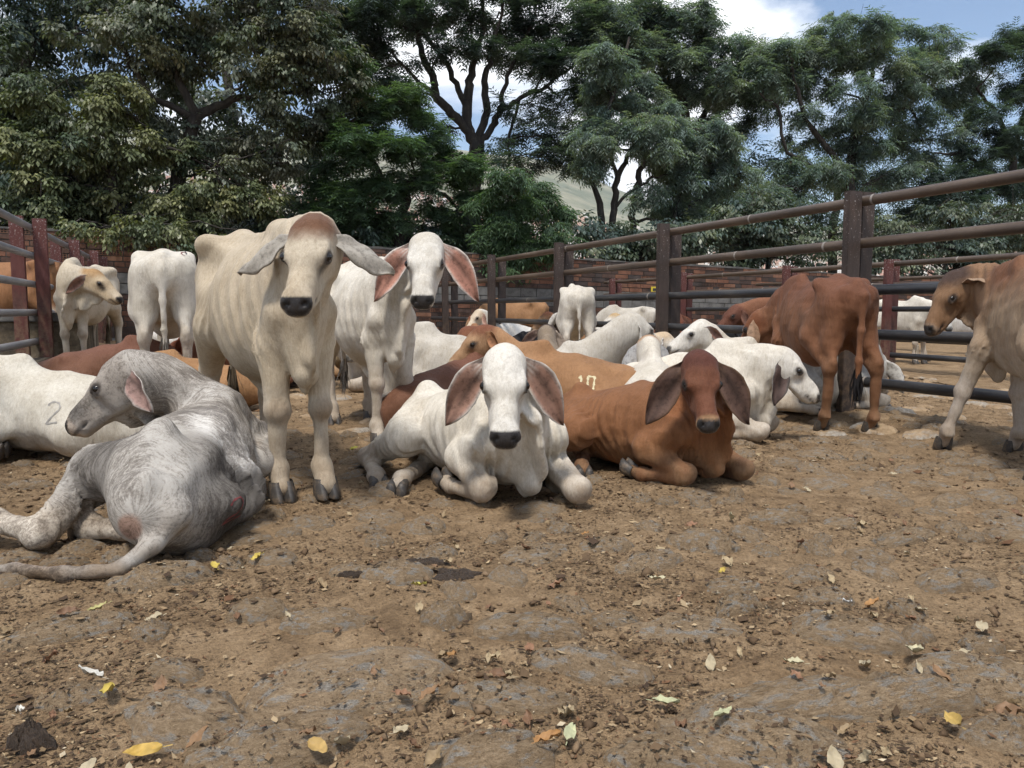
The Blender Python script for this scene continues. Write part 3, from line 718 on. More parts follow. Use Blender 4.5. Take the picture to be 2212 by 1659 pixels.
    if 'poll' in c: mix(c['poll'], inh * (1 - sstep(np.sqrt((hx - .02) ** 2 + hy ** 2 * .9 + (hz + .01) ** 2) + .012 * vnoise(V, 40, 5), .075, .16)))
    if 'nosebridge' in c: mix(c['nosebridge'], inh * sstep(hx, .26, .36) * sstep(hz, -.11, -.06) * .8)
    if 'muzzle' in c: mix(c['muzzle'], inh * sstep(hx, .395, .425))
    dark = np.array(c.get('nose', (.028, .024, .023)))
    ed = np.sqrt(((hx - .198) * .75) ** 2 + (np.abs(hy) - .098) ** 2 * .7 + (hz + .047) ** 2)
    mix(c.get('rim', (.05, .04, .035)), inh * (1 - sstep(ed, .022, .036)) * .97)
    mix(c.get('tear', base * .6), inh * c.get('tear_w', .5) * (1 - sstep(np.sqrt(((hx - .25) / 1.9) ** 2 + (np.abs(hy) - .078) ** 2 + (hz + .070) ** 2) + .006 * vnoise(V, 60, 8), .010, .036)))
    px_ = (hx - .445) * .70 + (hz + .072) * .71; pt_ = -(hx - .445) * .71 + (hz + .072) * .70      # along the pad's normal and up its face
    pad = (hx > .39) * sstep(px_, -.018, -.010) * (1 - sstep(np.abs(hy) - .024 * sstep(pt_, -.03, 0.0), .044, .054)) * sstep(pt_, -.052, -.044) * (1 - sstep(pt_, .028, .036))
    mix(dark, inh * pad)
    mix(dark * .3, inh * (1 - sstep(np.sqrt((hx - .450) ** 2 + (np.abs(hy) - .042) ** 2 + (hz + .061) ** 2), .014, .021)))
    mix(dark * 1.6, inh * (hx > .36) * (1 - sstep(np.abs(hz + .125), .004, .010)) * .7 * (hx < .475))
    dtail = np.min([seg_dist(V, tail[i], tail[i + 1]) + .05 * (i < 2) for i in range(len(tail) - 1)], axis=0)
    if 'tailc' in c: mix(c['tailc'], 1 - sstep(dtail, .03, .05))
    nz = vnoise(V, 9, seed); n2 = vnoise(V, 30, seed + 1)
    dirt = np.array((.20, .135, .075))
    lowz = (1 - sstep(top, .02, .30 if lie else .36))
    mix(dirt, lowz * np.clip(.36 + .45 * nz + .35 * n2, 0, .85) * g('dirt', 1.0))
    mix(dirt * 1.3, np.clip(vnoise(V, 5, seed + 7) - .45, 0, 1) * np.clip(n2 + .6, 0, 1) * (1 - sstep(top, .25, .75 if not lie else .45)) * .9)
    mix(base * .80, np.clip(nz - .35, 0, 1) * .5 * c.get('mottle', 1))
    for pos, rad, col, wt in g('patches', []):
        mix(col, wt * (1 - sstep(np.linalg.norm(V - np.array(pos), axis=1) + .03 * nz, rad * .6, rad)))
    root = bpy.data.objects.new(name, None); COL.objects.link(root)
    root.empty_display_size = .2
    Q = Q[(V[Q][:, :, 2].max(1) > -.035)]
    me = np_mesh(name + '_skin', V * sc, Q)
    # two relax passes keep the grid from showing in the shading
    set_col(me, np.clip(C, 0, 1), alpha=1 - .9 * np.clip(inh * pad, 0, 1))
    if c.get('mat') is not None:
        if lie:
            ang = np.array([math.atan2(y_ - cv(x_), z_ - cz(x_)) - th_(x_) * 0 for x_, y_, z_ in V])
        else: ang = np.arctan2(V[:, 1], V[:, 2] - .8)
        wn = vnoise(V, 6, 91) * .035
        fl = np.stack([V[:, 0] + wn + .06 * np.abs(ang), ang * .055 + .3 * wn, V[:, 2] * .05], 1)
        hw = np.maximum(sstep(hx, -.12, .02) * inh, 1 - sstep(dleg, .10, .22)); hw = np.maximum(hw, 1 - sstep(dtail, .04, .07))
        fl = fl * (1 - hw[:, None]) + V * .55 * hw[:, None]
        set_col(me, fl, 'Flow')
    body = child('body', me, root, c.get('mat') or M['coat'])
    # ---- eyes, ears, hooves, tail tuft
    R3 = lambda X, Y, Z, p: Matrix(((X[0], Y[0], Z[0], p[0]), (X[1], Y[1], Z[1], p[1]), (X[2], Y[2], Z[2], p[2]), (0, 0, 0, 1)))
    for q in (1, -1):
        e = H(.195, .0900 * q, -.046) * sc
        child('eye', eye_mesh(), root, M['eye'], R3(f, s_, u, e) @ Matrix.Scale(.0215 * hs * sc, 4))
    ears = g('ears', {}); dflt = {'dir': (-.05, .90, -.30), 'open': (.95, .1, .2), 'L': .30, 'W': .14, 'bend': .55, 'cup': .4}
    for q, nm in ((1, 'L'), (-1, 'R')):
        e = dict(dflt); e.update(ears.get('both', {})); e.update(ears.get(nm, {}))
        if e.get('skip'): continue
        yr = math.radians(hd['yaw']); fh_ = V3(math.cos(yr), math.sin(yr), 0); zz = V3(0, 0, 1); sh_ = V3(-math.sin(yr), math.cos(yr), 0)
        el = fh_ * e['dir'][0] + sh_ * e['dir'][1] * q + zz * e['dir'][2]
        en = fh_ * e['open'][0] + sh_ * e['open'][1] * q + zz * e['open'][2]
        ev, eq, ec = ear_geo(H(.055, .082 * q, -.062) - nrm(el) * .015 * hs, el, en, e['L'] * hs, e['W'] * hs, e['bend'], e['cup'], c.get('ear', c.get('face', base)), c.get('inner', (.42, .25, .19)), c.get('earedge', c.get('face', base)), V3(*e.get('droopv', (0, 0, -1))), res < .014)
        em = np_mesh('ear', ev * sc, eq if q > 0 else eq[:, ::-1] if False else eq); set_col(em, np.clip(ec, 0, 1))
        child('ear', em, root, M['ear'])
    if g('hooves', True):
        for i, (p, toe, up) in enumerate(feet):
            if g('skipfeet') and i in spec['skipfeet']: continue
            up = nrm(up); toe = nrm(toe - up * np.dot(toe, up)); sv = np.cross(up, toe)
            child('hoof', hoof_mesh(), root, M['hoof'], R3(toe, sv, up, V3(*p) * sc) @ Matrix.Scale(sc * 1.08, 4))
    if g('tuft', True):
        a, b = np.array(tail[-2], float), np.array(tail[-1], float); d = nrm(b - a)
        rs = np.random.RandomState(seed); TV, TQ = [], []
        sv = nrm(np.cross(d, V3(.3, .9, .2))); s2 = np.cross(d, sv)
        for q in range(g('hairs', 70)):
            o = sv * rs.normal() * .007 + s2 * rs.normal() * .007; st = b - d * rs.uniform(0, .13)
            Lh = rs.uniform(.12, .24); cur = sv * rs.normal() * .018 + s2 * rs.normal() * .018 + V3(*g('tuftdrift', (0, 0, 0)))
            pr = [st + o, st + o * 1.9 + d * Lh * .5 + cur * .3, st + o * 1.2 + d * Lh + cur]
            pr = [np.array((p[0], p[1], max(p[2], .012))) for p in pr]
            w = nrm(rs.normal(size=3)) * .0065; bi = len(TV)
            TV += [pr[0] - w, pr[0] + w, pr[1] + w, pr[1] - w, pr[2] + w * .2, pr[2] - w * .2]
            TQ += [(bi, bi+1, bi+2, bi+3), (bi+3, bi+2, bi+4, bi+5)]
        tm = np_mesh('tail_tuft', np.array(TV) * sc, np.array(TQ)); set_col(tm, np.tile(np.array(c.get('tuft', base * .35)), (len(TV), 1)))
        child('tail_tuft', tm, root, M['ear'])
    u_, v_ = spec['loc']
    root.location = (u_, v_, ground_z(u_, v_) + g('dz', 0))
    root.rotation_euler = (0, 0, math.radians(spec['heading'] - 22.5))
    root['label'] = label; root['category'] = g('category', 'calf'); root['group'] = g('group', 'zebu cattle in the pens')
    spec['_V'] = V * sc; spec['_Q'] = Q
    return root
# ------------------------------------------------------------------ ground
def axis_lines(segs):
    out_ = [segs[0][0]]
    for a, b, d in segs:
        n = max(1, int(round((b - a) / d))); out_ += list(np.linspace(a, b, n + 1)[1:])
    return np.array(out_)
gu = axis_lines([(-3000, -300, 900), (-300, -40, 65), (-40, -12, 4), (-12, -5, .35), (-5, -1.6, .05), (-1.6, 4.2, .025), (4.2, 7.5, .05), (7.5, 13, .11), (13, 30, .8), (30, 300, 45), (300, 3000, 900)])
gv = axis_lines([(-300, -20, 70), (-20, -2, 3), (-2, .9, .4), (.9, 3.6, .025), (3.6, 7, .04), (7, 12, .08), (12, 18, .25), (18, 60, 3), (60, 600, 90), (600, 4000, 850)])
U, Vv = np.meshgrid(gu, gv, indexing='ij')
Z = ground_full(U, Vv)
Z = np.where((Vv > 18), Z - np.clip((Vv - 18) * .05, 0, 2), Z)
gV = np.stack([U, Vv, Z], -1).reshape(-1, 3)
nU, nV = len(gu), len(gv)
i, j = np.meshgrid(np.arange(nU - 1), np.arange(nV - 1), indexing='ij'); a = (i * nV + j).ravel()
gQ = np.stack([a, a + nV, a + nV + 1, a + 1], 1)
ground = obj('ground', np_mesh('ground', gV, gQ), M['dirt']); ground['kind'] = 'structure'

# ------------------------------------------------------------------ hill with a town at its foot
def hill_h(x, y):
    d = np.hypot(x, y); az = np.degrees(np.arctan2(x, y)) - 22.5          # azimuth from the view axis
    el = np.interp(az, [-60, -35, -12, 1, 4, 6.5, 9, 12, 16, 24, 40, 70], [.20, .21, .22, .20, .185, .165, .148, .130, .115, .10, .09, .08])
    ramp_ = np.clip((d - 700) / 1700, 0, 1)
    return -6 + el * 2400 * ramp_ ** 1.15 * np.where(d > 2400, np.clip(1 - (d - 2400) / 2500, .3, 1), 1) + 46 * noise2(x / 330, y / 330, 9) * ramp_ + 16 * noise2(x / 110, y / 110, 10) * ramp_
ang = np.radians(np.linspace(-52, 98, 190)); rr = np.linspace(650, 3600, 90)
A, Rr = np.meshgrid(ang, rr, indexing='ij'); hx_, hy_ = Rr * np.sin(A), Rr * np.cos(A)
hV = np.stack([hx_, hy_, hill_h(hx_, hy_)], -1).reshape(-1, 3)
i, j = np.meshgrid(np.arange(189), np.arange(89), indexing='ij'); a = (i * 90 + j).ravel()
hill = obj('hill', np_mesh('hill', hV, np.stack([a, a + 1, a + 91, a + 90], 1)), M['hillside']); hill['kind'] = 'structure'
rs = np.random.RandomState(5); TV, TQ, TC = [], [], []
pal = [(.42, .24, .18), (.46, .30, .23), (.62, .58, .52), (.55, .50, .44), (.36, .20, .15), (.60, .58, .55), (.48, .38, .30)]
for q in range(3600):
    az = math.radians(22.5 + rs.uniform(-40, 45)); d = 950 + 620 * rs.rand() ** 1.5
    x, y = d * math.sin(az), d * math.cos(az); z = float(hill_h(np.array([x]), np.array([y]))[0])
    w, l, h = rs.uniform(5, 10), rs.uniform(5, 10), rs.uniform(4, 10); b = len(TV)
    for sx in (-1, 1):
        for sy in (-1, 1):
            for zz in (z - 9, z + h): TV.append((x + sx * w / 2, y + sy * l / 2, zz))
    TQ += [(b, b+1, b+3, b+2), (b+4, b+6, b+7, b+5), (b, b+4, b+5, b+1), (b+2, b+3, b+7, b+6), (b+1, b+5, b+7, b+3)]
    TC += [pal[rs.randint(len(pal))]] * 8
me = np_mesh('town', np.array(TV), np.array(TQ), False); set_col(me, np.array(TC))
town = obj('hillside_town', me, M['town']); town['kind'] = 'stuff'; tag(town, 'far brick and white houses massed on the lower hillside', 'town')

# ------------------------------------------------------------------ brick wall at the end of the pens
WV = 17.1
wall = empty('brick_wall', (-2.6, WV, 0), (0, math.atan(.024), 0))
tag(wall, 'long stained boundary wall of brick and grey block behind the pens', 'wall')
TOP = 2.40; BL, BH, MO = .36, .090, .018
Lw = 30.0
obj('mortar', box_mesh('mortar', (-3.0, .014, -.6), (Lw, .20, TOP - .004)), M['mortar'], wall)
rs = np.random.RandomState(3)
def brick_solid(L, H): return box_mesh('brick', (0, 0, 0), (L, .10, H), .004)
def plain(m_, L_, H_):
    k = 'plain%.3f%.3f' % (L_, H_)
    if k not in HOOF: HOOF[k] = box_mesh('brick', (0, 0, 0), (L_, .06, H_))
    return HOOF[k]
def brick_holes():
    bm = bmesh.new(); L_, H_ = .23, BH                # end-on hollow clay block: two rows of four square cells
    xs = [0]; 
    for k in range(4): xs += [.016 + k * .0535, .016 + k * .0535 + .040]
    xs.append(L_); zs = [0, .012, .012 + .028, .052, .080, H_]
    vv = {}
    def v(x, y, z):
        k = (round(x, 5), round(y, 5), round(z, 5))
        if k not in vv: vv[k] = bm.verts.new(k)
        return vv[k]
    for i in range(len(xs) - 1):
        for k in range(len(zs) - 1):
            x0, x1, z0, z1 = xs[i], xs[i+1], zs[k], zs[k+1]
            hole = i % 2 == 1 and k in (1, 3)
            if not hole: bm.faces.new([v(x0, 0, z0), v(x1, 0, z0), v(x1, 0, z1), v(x0, 0, z1)])
            else:
                y = .08
                c0 = [v(x0, 0, z0), v(x1, 0, z0), v(x1, 0, z1), v(x0, 0, z1)]; c1 = [v(x0, y, z0), v(x1, y, z0), v(x1, y, z1), v(x0, y, z1)]
                for q in range(4): bm.faces.new([c0[q], c0[(q+1) % 4], c1[(q+1) % 4], c1[q]])
                f = bm.faces.new(c1); f.material_index = 1
    return bm_mesh('brick', bm)
mb_full, mb_half, mb_hole = brick_solid(BL, BH), brick_solid(.175, BH), brick_holes()
mb_block = box_mesh('concrete_block', (0, 0, 0), (.395, .10, .192), .005)
for m_, k in ((mb_full, 'brick'), (mb_half, 'brick'), (mb_block, 'concrete_block')): m_.materials.append(M[k])
mb_hole.materials.append(M['brick']); mb_hole.materials.append(M['hole'])
pieces = []                                            # (x, z, mesh, length, height)
z = TOP - BH - .004; course = 0
while z > -.35:
    block = course in (7, 8) or course in (17,)
    h = .192 if block else BH
    z_ = z if not block else z - (.192 - BH)
    x = -2.9 - rs.uniform(0, .3)
    while x < Lw - .4:
        if block: pieces.append((x, z_, mb_block, .395, .192)); x += .395 + MO
        else:
            r = rs.rand(); low = course > 8
            if r < (.30 if low else .10):
                pieces.append((x, z_, mb_hole, .23, BH)); x += .23 + MO
                if rs.rand() < .7: pieces.append((x, z_, mb_hole, .23, BH)); x += .23 + MO
            elif r < .42: pieces.append((x, z_, mb_half, .175, BH)); x += .175 + MO
            else: pieces.append((x, z_, mb_full, BL, BH)); x += BL + MO
    z = z_ - BH - MO if not block else z_ - BH - MO; course += 1
# the pieces that show largest are parts of their own, the rest one mass
def seen(x, z):
    wx = -2.6 + x; d = math.hypot(wx, WV); s = -d
    if z < .75: s -= 14
    if wx < -3.5: s -= 30
    if 1.9 < wx < 2.2: s -= 3
    return s
order = sorted(range(len(pieces)), key=lambda q: -seen(pieces[q][0], pieces[q][1]))
own = set(order[:298]); RV, RQ, RC = [], [], []
pal = [(.060, .036, .028), (.115, .055, .036), (.185, .082, .048), (.085, .050, .038), (.205, .10, .06), (.06, .045, .04)]
for q, (x, z, m_, L_, H_) in enumerate(pieces):
    dy = rs.uniform(-.006, .006)
    if q in own:
        obj('concrete_block' if m_ is mb_block else 'brick', m_, None, wall, (x, dy, z), (0, rs.uniform(-.006, .006), 0))
    else:
        b = len(RV); holes = m_ is mb_hole and x < 16
        m0 = m_; m_ = m_ if holes else plain(m_, L_, H_)
        co = np.zeros(len(m_.vertices) * 3); m_.vertices.foreach_get('co', co); co = co.reshape(-1, 3) + (x, dy, z)
        colr = (.15, .146, .138) if m0 is mb_block else pal[rs.randint(len(pal))]
        cc = np.tile(colr, (len(co), 1))
        if holes: cc[co[:, 1] > dy + .05] = (.012, .010, .009)
        RV += list(map(tuple, co)); RC += list(map(tuple, cc))
        for p in m_.polygons:
            vs = [b + k for k in p.vertices]
            if len(vs) == 4: RQ.append(vs)
            elif len(vs) == 3: RQ.append(vs + [vs[-1]])
me = bpy.data.meshes.new('brick_mass'); me.from_pydata(RV, [], [tuple(dict.fromkeys(q)) for q in RQ]); set_col(me, np.array(RC)); me.update()
rest = obj('brickwork', me, M['brick_mass'], wall); rest['kind'] = 'stuff'
# crumbling cap of soil and mortar along the top
cap_x = np.linspace(-2.9, Lw - .1, 260); cv_, cq = [], []
for k, x in enumerate(cap_x):
    h = .010 + .05 * (noise2(np.array([x * 2.2]), np.array([.5]), 4)[0] + .5) + .06 * noise2(np.array([x * 7.]), np.array([.5]), 6)[0]
    for y, zz in ((-.012 + .02 * noise2(np.array([x * 5.]), np.array([2.5]), 4)[0], -.012), (.03, h), (.15, h * .9), (.21, -.01)): cv_.append((x, y, TOP + zz))
for k in range(259):
    for q in range(3): cq.append((k*4 + q, (k+1)*4 + q, (k+1)*4 + q + 1, k*4 + q + 1))
obj('wall_cap', np_mesh('wall_cap', np.array(cv_), np.array(cq)), M['mortar'], wall)
# dark drain pipe on the wall
pv, pq = tube([(1.1, WV - .07, .2), (1.1, WV - .07, 2.45)], .045, 10)
dp = empty('drain_pipe', (1.1 * 0 - .62, 0, 0)); obj('pipe', np_mesh('pipe', pv, pq), M['pipe_black'], dp)
for z in (.9, 1.6, 2.2):
    pv, pq = tube([(1.1, WV - .07, z), (1.1, WV - .07, z + .04)], .052, 10); obj('bracket', np_mesh('bracket', pv, pq), M['mortar'], dp)
tag(dp, 'thin dark vertical drain pipe running up the brick wall', 'pipe')

# ------------------------------------------------------------------ pipe fences
def channel_mesh(w, d, h, th=.012):
    """rolled steel channel, web at y=0 facing -y, flanges back to y=d"""
    prof = [(-w/2, 0), (w/2, 0), (w/2, d), (w/2 - th, d), (w/2 - th, th), (-w/2 + th, th), (-w/2 + th, d), (-w/2, d)]
    bm = bmesh.new(); lo = [bm.verts.new((x, y, -.25)) for x, y in prof]; hi = [bm.verts.new((x, y, h)) for x, y in prof]
    n = len(prof)
    for k in range(n): bm.faces.new([lo[k], lo[(k+1) % n], hi[(k+1) % n], hi[k]])
    bm.faces.new(hi); bmesh.ops.bevel(bm, geom=[e for e in bm.edges if abs(e.verts[0].co.z - e.verts[1].co.z) > .5], offset=.004, segments=2, affect='EDGES')
    bmesh.ops.recalc_face_normals(bm, faces=bm.faces[:])
    return bm_mesh('post', bm)
def cylinder_mesh(name, r, L, n=14):
    V_, Q_ = tube([(0, 0, 0), (0, L, 0)], r, n); me = np_mesh(name, V_, Q_); return me
def fence(name, label, u, posts, rails, h, v0, v1, rail_r, mats, post_mat, zoff=None, bands=True, seed=1, kerb=None):
    rs = np.random.RandomState(seed)
    z0 = zoff if zoff is not None else 0
    root = empty(name, (u, v0, z0)); tag(root, label, 'fence', 'pipe fences of the cattle pens')
    pm = channel_mesh(.135, .062, h)
    for k, v in enumerate(posts):
        pm_k = pm
        # a pair of channels, the rails pass between them
        for sgn in (-1, 1):
            p = obj('post', pm_k, M[post_mat], root, (sgn * (rail_r + .070), v - v0 + (.0 if sgn < 0 else .09), rs.uniform(-.02, .02)), (rs.uniform(-.006, .006), rs.uniform(-.008, .008), rs.uniform(-.03, .03)))
    for k, z in enumerate(rails):
        a = rs.uniform(-.012, .012)
        r = obj('rail', cylinder_mesh('rail', rail_r, v1 - v0), M[mats[k]], root, (0, 0, z + a), (-a * .1, 0, 0))
        if bands and k < 5:
            for v in np.arange(v0 + .7, v1, 1.35):
                if rs.rand() < .55:
                    bme = cylinder_mesh('weld_band', rail_r + .0025, .022); obj('weld_band', bme, M['band'], r, (0, v - v0 + rs.uniform(-.3, .3), 0))
    return root
PV = [4.71 + 2.7 * k for k in range(-2, 5)]
fence('pen_fence', 'tall brown pipe fence running along the right side of the alley', 5.04, [v for v in PV if v < 16.6], [.31, .70, 1.05, 1.43, 1.77], 1.84, -1.2, 16.9, .042,
      ['pipe_black', 'pipe_black', 'pipe_black', 'pipe_brown', 'pipe_brown'], 'paint_dark', 0, True, 1)
fence('pen_fence', 'grey pipe fence with red posts standing at the left edge', -1.64, [4.5, 7.2, 9.88, 12.6, 15.1, 16.6], [.28, .60, .92, 1.24, 1.55], 1.64, 3.2, 16.9, .038,
      ['pipe_grey'] * 5, 'paint_red', .26, False, 2)
fence('pen_fence', 'second row of pipe fence farther right, beyond the tall brown one', 9.5, [2.7, 5.5, 8.3, 10.4, 13.4, 16.3], [.25, .58, .92, 1.27, 1.58], 1.66, 1.0, 16.9, .04,
      ['pipe_black', 'pipe_black', 'pipe_black', 'pipe_brown', 'pipe_brown'], 'paint_red', -.02, True, 3)
fence('pen_fence', 'farthest row of pipe fence seen through gaps at the right edge', 14.2, [4, 6.8, 9.6, 12.4, 15.2], [.25, .58, .92, 1.27, 1.58], 1.66, 1.0, 16.9, .04,
      ['pipe_black', 'pipe_black', 'pipe_black', 'pipe_brown', 'pipe_brown'], 'paint_dark', -.02, False, 4)
# kerb under the left fence
kb = box_mesh('kerb', (-.16, 0, -.3), (.16, 6.9, .20), .03, 2)
def rough_up(me, amp, f, seed, cuts=0):
    bm = bmesh.new(); bm.from_mesh(me)
    if cuts: bmesh.ops.subdivide_edges(bm, edges=bm.edges[:], cuts=cuts, use_grid_fill=True)
    for v in bm.verts:
        p = v.co
        v.co += Vector((noise2(np.array([p.y * f + 3]), np.array([p.z * f]), seed)[0], noise2(np.array([p.x * f]), np.array([p.z * f + 7]), seed + 1)[0], noise2(np.array([p.x * f + 5]), np.array([p.y * f]), seed + 2)[0])) * amp
    for f_ in bm.faces: f_.smooth = True
    bm.to_mesh(me); bm.free(); return me
rough_up(kb, .05, 5, 3, 9)
kerb = obj('kerb', kb, M['concrete'], None, (-1.64, 3.1, .16)); tag(kerb, 'crumbling earth-caked concrete kerb under the grey left fence', 'kerb')
# concrete drinking trough straddling the left fence
tr = empty('water_trough', (-1.75, 10.7, .26)); tag(tr, 'stained concrete drinking trough beside the red left fence post', 'trough')
bm = bmesh.new()
for lo, hi in (((-.75, -.55, -.3), (.62, -.43, .52)), ((-.75, .43, -.3), (.62, .55, .52)), ((-.75, -.43, -.3), (-.63, .43, .52)), ((.50, -.43, -.3), (.62, .43, .52)), ((-.63, -.43, -.3), (.50, .43, .12))): bm_box(bm, lo, hi)
me = bm_mesh('basin', bm); rough_up(me, .03, 6, 21, 5); obj('basin', me, M['concrete'], tr)
obj('rim', box_mesh('rim', (-.79, -.60, .50), (.66, -.41, .60), .012, 2), M['concrete_block'], tr); obj('rim', box_mesh('rim', (.48, -.405, .50), (.66, .60, .60), .012, 2), M['concrete_block'], tr)
# small yellow plate on the wall
sp = empty('yellow_plate', (11.1, WV - .03, 1.40)); obj('plate', box_mesh('plate', (-.15, -.012, -.08), (.15, 0, .08), .004), M['yellow_sign'], sp)
obj('panel', box_mesh('panel', (-.10, -.018, -.03), (.06, -.0125, .04), .002), M['mortar'], sp); tag(sp, 'small yellow plate fixed to the far brick wall', 'plate')
# ------------------------------------------------------------------ trees
def sprig_broad(rs):
    """hanging pinnate spray of broad leaflets"""
    V, Q, T = [], [], []
    L = .34; n = 4
    spots = [(L * (.35 + .33 * k), s) for k in range(2) for s in (-1, 1)] + [(L, 0)]
    for x, s in spots:
        a = s * rs.uniform(.6, 1.1); l = rs.uniform(.11, .165); w = l * .25; dr = rs.uniform(.35, .9)
        d = np.array((math.cos(a), math.sin(a), -dr)); d /= np.linalg.norm(d)
        sd = np.cross(d, (0, 0, 1)); sd /= np.linalg.norm(sd); nn = np.cross(sd, d)
        p = np.array((x, s * .015, -.18 * (x / L) ** 2 * L)); b = len(V)
        V += [p, p + d * l * .45 + sd * w - nn * .012, p + d * l - nn * .03, p + d * l * .45 - sd * w - nn * .012]
        Q.append((b, b+1, b+2, b+3))
    return np.array(V), np.array(Q)
def sprig_fine(rs, droop=.5):
    """feathery twice-pinnate leaf"""
    V, Q = [], []
    L = .36
    for k in range(4):
        for s in (-1, 1):
            x = L * (.14 + .24 * k); a = s * rs.uniform(.75, 1.05); l = .165 * (1 - .35 * abs(k - 1.4) / 2.2) * rs.uniform(.85, 1.15); w = .019
            d = np.array((math.cos(a), math.sin(a), -droop * rs.uniform(.4, 1.1))); d /= np.linalg.norm(d)
            sd = np.cross(d, (0, 0, 1)); sd /= np.linalg.norm(sd)
            p = np.array((x, 0, -droop * .7 * (x / L) ** 2 * L)); b = len(V)
            V += [p + d * l * .15 + sd * w, p + d * l * 1.1 + np.array((0, 0, -.012)), p + d * l * .15 - sd * w]
            Q.append((b, b+1, b+2))
    return np.array(V), np.array(Q)
def pods(rs):
    V, Q = [], []
    for k in range(4):
        p = np.array((rs.uniform(0, .08), rs.uniform(-.05, .05), 0)); l = rs.uniform(.12, .2); a = rs.uniform(0, 6.3); w = .011
        sd = np.array((math.cos(a), math.sin(a), 0)) * w; d = np.array((rs.uniform(-.15, .15), rs.uniform(-.15, .15), -1)) * l; b = len(V)
        V += [p - sd * .5, p + d * .5 - sd, p + d, p + d * .5 + sd]; Q.append((b, b+1, b+2, b+3))
    return np.array(V), np.array(Q)

def scatter(tpls, pos, yaw, pitch, scale, cols, jitter, rs):
    """copies leaf sprays into one crown mesh"""
    Vs, Qs, Cs = [], [], []; off = 0
    pick = rs.randint(len(tpls), size=len(pos))
    for k, (tv, tq) in enumerate(tpls):
        m = pick == k; n = int(m.sum())
        if n == 0: continue
        cy_, sy_ = np.cos(yaw[m]), np.sin(yaw[m]); cp, sp_ = np.cos(pitch[m]), np.sin(pitch[m])
        x = tv[None, :, 0] * cp[:, None] - tv[None, :, 2] * sp_[:, None]; z = tv[None, :, 0] * sp_[:, None] + tv[None, :, 2] * cp[:, None]; y = np.repeat(tv[None, :, 1], n, 0)
        X = x * cy_[:, None] - y * sy_[:, None]; Y = x * sy_[:, None] + y * cy_[:, None]
        P = np.stack([X, Y, z], -1) * scale[m][:, None, None] + pos[m][:, None, :]
        nv = len(tv)
        kq = tq.shape[1]
        Vs.append(P.reshape(-1, 3)); Qs.append((tq[None] + (np.arange(n) * nv)[:, None, None]).reshape(-1, kq) + off)
        c = cols[m][:, None, :] * (1 + jitter * rs.normal(size=(n, nv // kq, 1))).repeat(kq, 1); Cs.append(c.reshape(-1, 3))
        off += n * nv
    return np.concatenate(Vs), np.concatenate(Qs), np.clip(np.concatenate(Cs), .003, 1)

